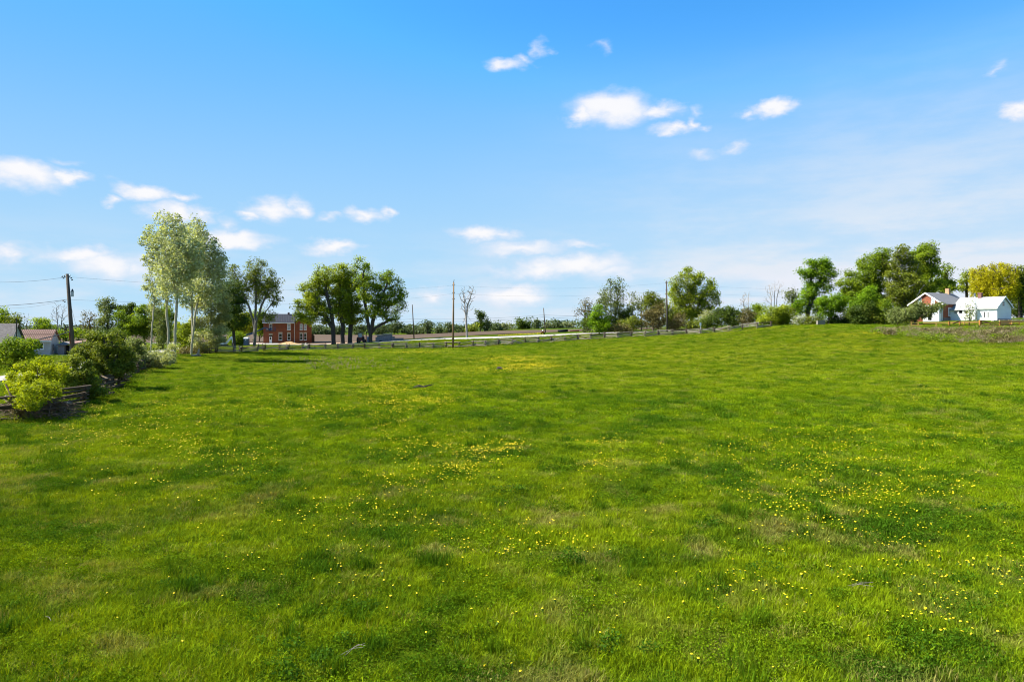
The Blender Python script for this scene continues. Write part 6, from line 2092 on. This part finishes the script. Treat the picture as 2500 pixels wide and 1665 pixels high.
# (column, row, half width, half height, number) of the patches in the photo
DP = [(1250, 880, 90, 9, 2200), (1290, 898, 75, 7, 1500), (1200, 905, 90, 8, 800), (1020, 862, 60, 3, 1000), (1060, 985, 60, 14, 300), (1000, 990, 90, 26, 420), (930, 945, 60, 18, 600), (1010, 925, 55, 12, 500), (950, 985, 90, 30, 600),
      (1235, 1098, 42, 14, 230), (1180, 1110, 60, 22, 200), (1080, 1090, 90, 25, 170), (980, 1095, 70, 30, 170), (1120, 1150, 60, 16, 130), (940, 1045, 60, 20, 160), (1000, 1170, 110, 40, 130),
      (1470, 1085, 60, 15, 80), (1460, 1145, 60, 22, 90), (1700, 1110, 120, 40, 140), (1880, 1090, 120, 40, 220), (2100, 1070, 160, 35, 260), (2350, 1060, 140, 30, 200), (2150, 1130, 150, 40, 270), (2000, 1160, 160, 40, 220),
      (2080, 1210, 120, 40, 170), (2200, 1230, 110, 40, 150), (2300, 1190, 120, 40, 130), (1900, 1230, 140, 50, 130), (2050, 1300, 200, 60, 110), (2250, 1340, 160, 60, 120), (1990, 1410, 170, 70, 80), (1840, 1440, 150, 60, 40), (2400, 1400, 110, 60, 70),
      (2300, 1500, 140, 60, 40), (2260, 1570, 150, 50, 16), (1360, 1310, 120, 40, 90), (1240, 1330, 130, 50, 80), (1000, 1250, 140, 50, 90), (780, 1240, 140, 60, 60), (900, 1330, 140, 60, 50), (600, 1330, 140, 50, 30), (830, 1420, 130, 60, 18),
      (300, 1060, 160, 40, 500), (200, 1010, 80, 16, 350), (440, 1000, 130, 35, 420), (480, 1080, 140, 50, 300), (620, 1000, 110, 40, 300), (620, 1130, 120, 50, 160), (330, 1180, 150, 60, 90), (760, 1010, 90, 30, 350),
      (1550, 870, 180, 10, 500), (1500, 855, 120, 5, 500), (1700, 880, 200, 14, 500), (1900, 845, 200, 10, 600), (2050, 822, 90, 4, 500), (2130, 816, 60, 3, 400), (2150, 855, 120, 6, 500), (2350, 880, 120, 12, 400), (1850, 905, 250, 20, 300), (2300, 960, 180, 30, 250),
      (1300, 1250, 1200, 400, 420), (1250, 950, 1200, 110, 1500)]
PX, PY = [], []
for (px, py, rx, ry, c_) in DP:
    PX.append(px + rng.normal(size=c_) * rx * .62)
    PY.append(py + rng.normal(size=c_) * ry * .62)
PX, PY = np.concatenate(PX), np.concatenate(PY)
k_ = (PY > 808) & (PY < 1660) & (PX > -40) & (PX < 2540)
X, Y = pix2ground(PX[k_], PY[k_])
fl = np.interp(Y, FENCE_L[:, 1], FENCE_L[:, 0])
fz = np.interp(X, [-60, -45, -32, -13, 0, 14, 32, 45, 57, 75], [130, 143, 155, 159, 159, 158, 155.5, 153, 148, 128])
k_ = (X > fl + 1) & (Y < fz - 2) & (fbm(X / .8, Y / .8, 91, 2) > -.2)
X, Y = X[k_], Y[k_]
ex = rng.uniform(1215, 1328, 1500)
ey = rng.uniform(184.5, 190.5, 1500)
X, Y = np.concatenate([X, (ex - 1250) / F * ey]), np.concatenate([Y, ey])
o_ = np.argsort(Y)
X, Y = X[o_], Y[o_]
Zf = G(X, Y) + np.interp(Y, [10, 20, 60], [.07, .13, .22]) + .07 * rng.random(len(X))
NI = 300
for i in range(NI):
    o = bpy.data.objects.new('dandelion', FLW)
    COL.objects.link(o)
    o.location = (X[i], Y[i], Zf[i] + .01)
    s = rng.uniform(.8, 1.25)
    o.scale = (s, s, s)
    o.rotation_euler = (rng.normal() * .22, rng.normal() * .22, rng.random() * 6.28)
    tag(o, 'yellow dandelion flower standing in the near meadow grass', 'dandelion', 'dandelions in the near grass')
# the rest joined: little domed discs
Xr, Yr, Zr = X[NI:], Y[NI:], Zf[NI:]
n = len(Xr)
k6 = 6
rad = .020 * (.8 + .5 * rng.random(n)) * np.interp(Yr, [15, 60, 150], [.95, 1.25, 1.6])
tl = rng.normal(size=(n, 2)) * .25
an = np.arange(k6) * 2 * math.pi / k6
cx, cy = np.cos(an)[None] * rad[:, None], np.sin(an)[None] * rad[:, None]
rim = np.stack([Xr[:, None] + cx, Yr[:, None] + cy, Zr[:, None] + cx * tl[:, :1] + cy * tl[:, 1:]], -1)
top = np.stack([Xr, Yr, Zr + rad * .55], -1)[:, None]
V = np.concatenate([rim, top], 1).reshape(-1, 3)
b_ = np.arange(n)[:, None] * 7
j = np.arange(k6)[None]
Fc = np.stack([b_ + j, b_ + (j + 1) % k6, np.repeat(b_ + 6, k6, 1)], -1).reshape(-1, 3)
dn = link('dandelion_drift', np_mesh('dandelion_drift', V, Fc), fl_m)
dn['kind'] = 'stuff'
tag(dn, 'drifts of small yellow dandelions farther out in the meadow', 'dandelions')
print('TREE TRIS', NTRI[0], 'dandelions', len(X), 'grass', len(gr.data.vertices))
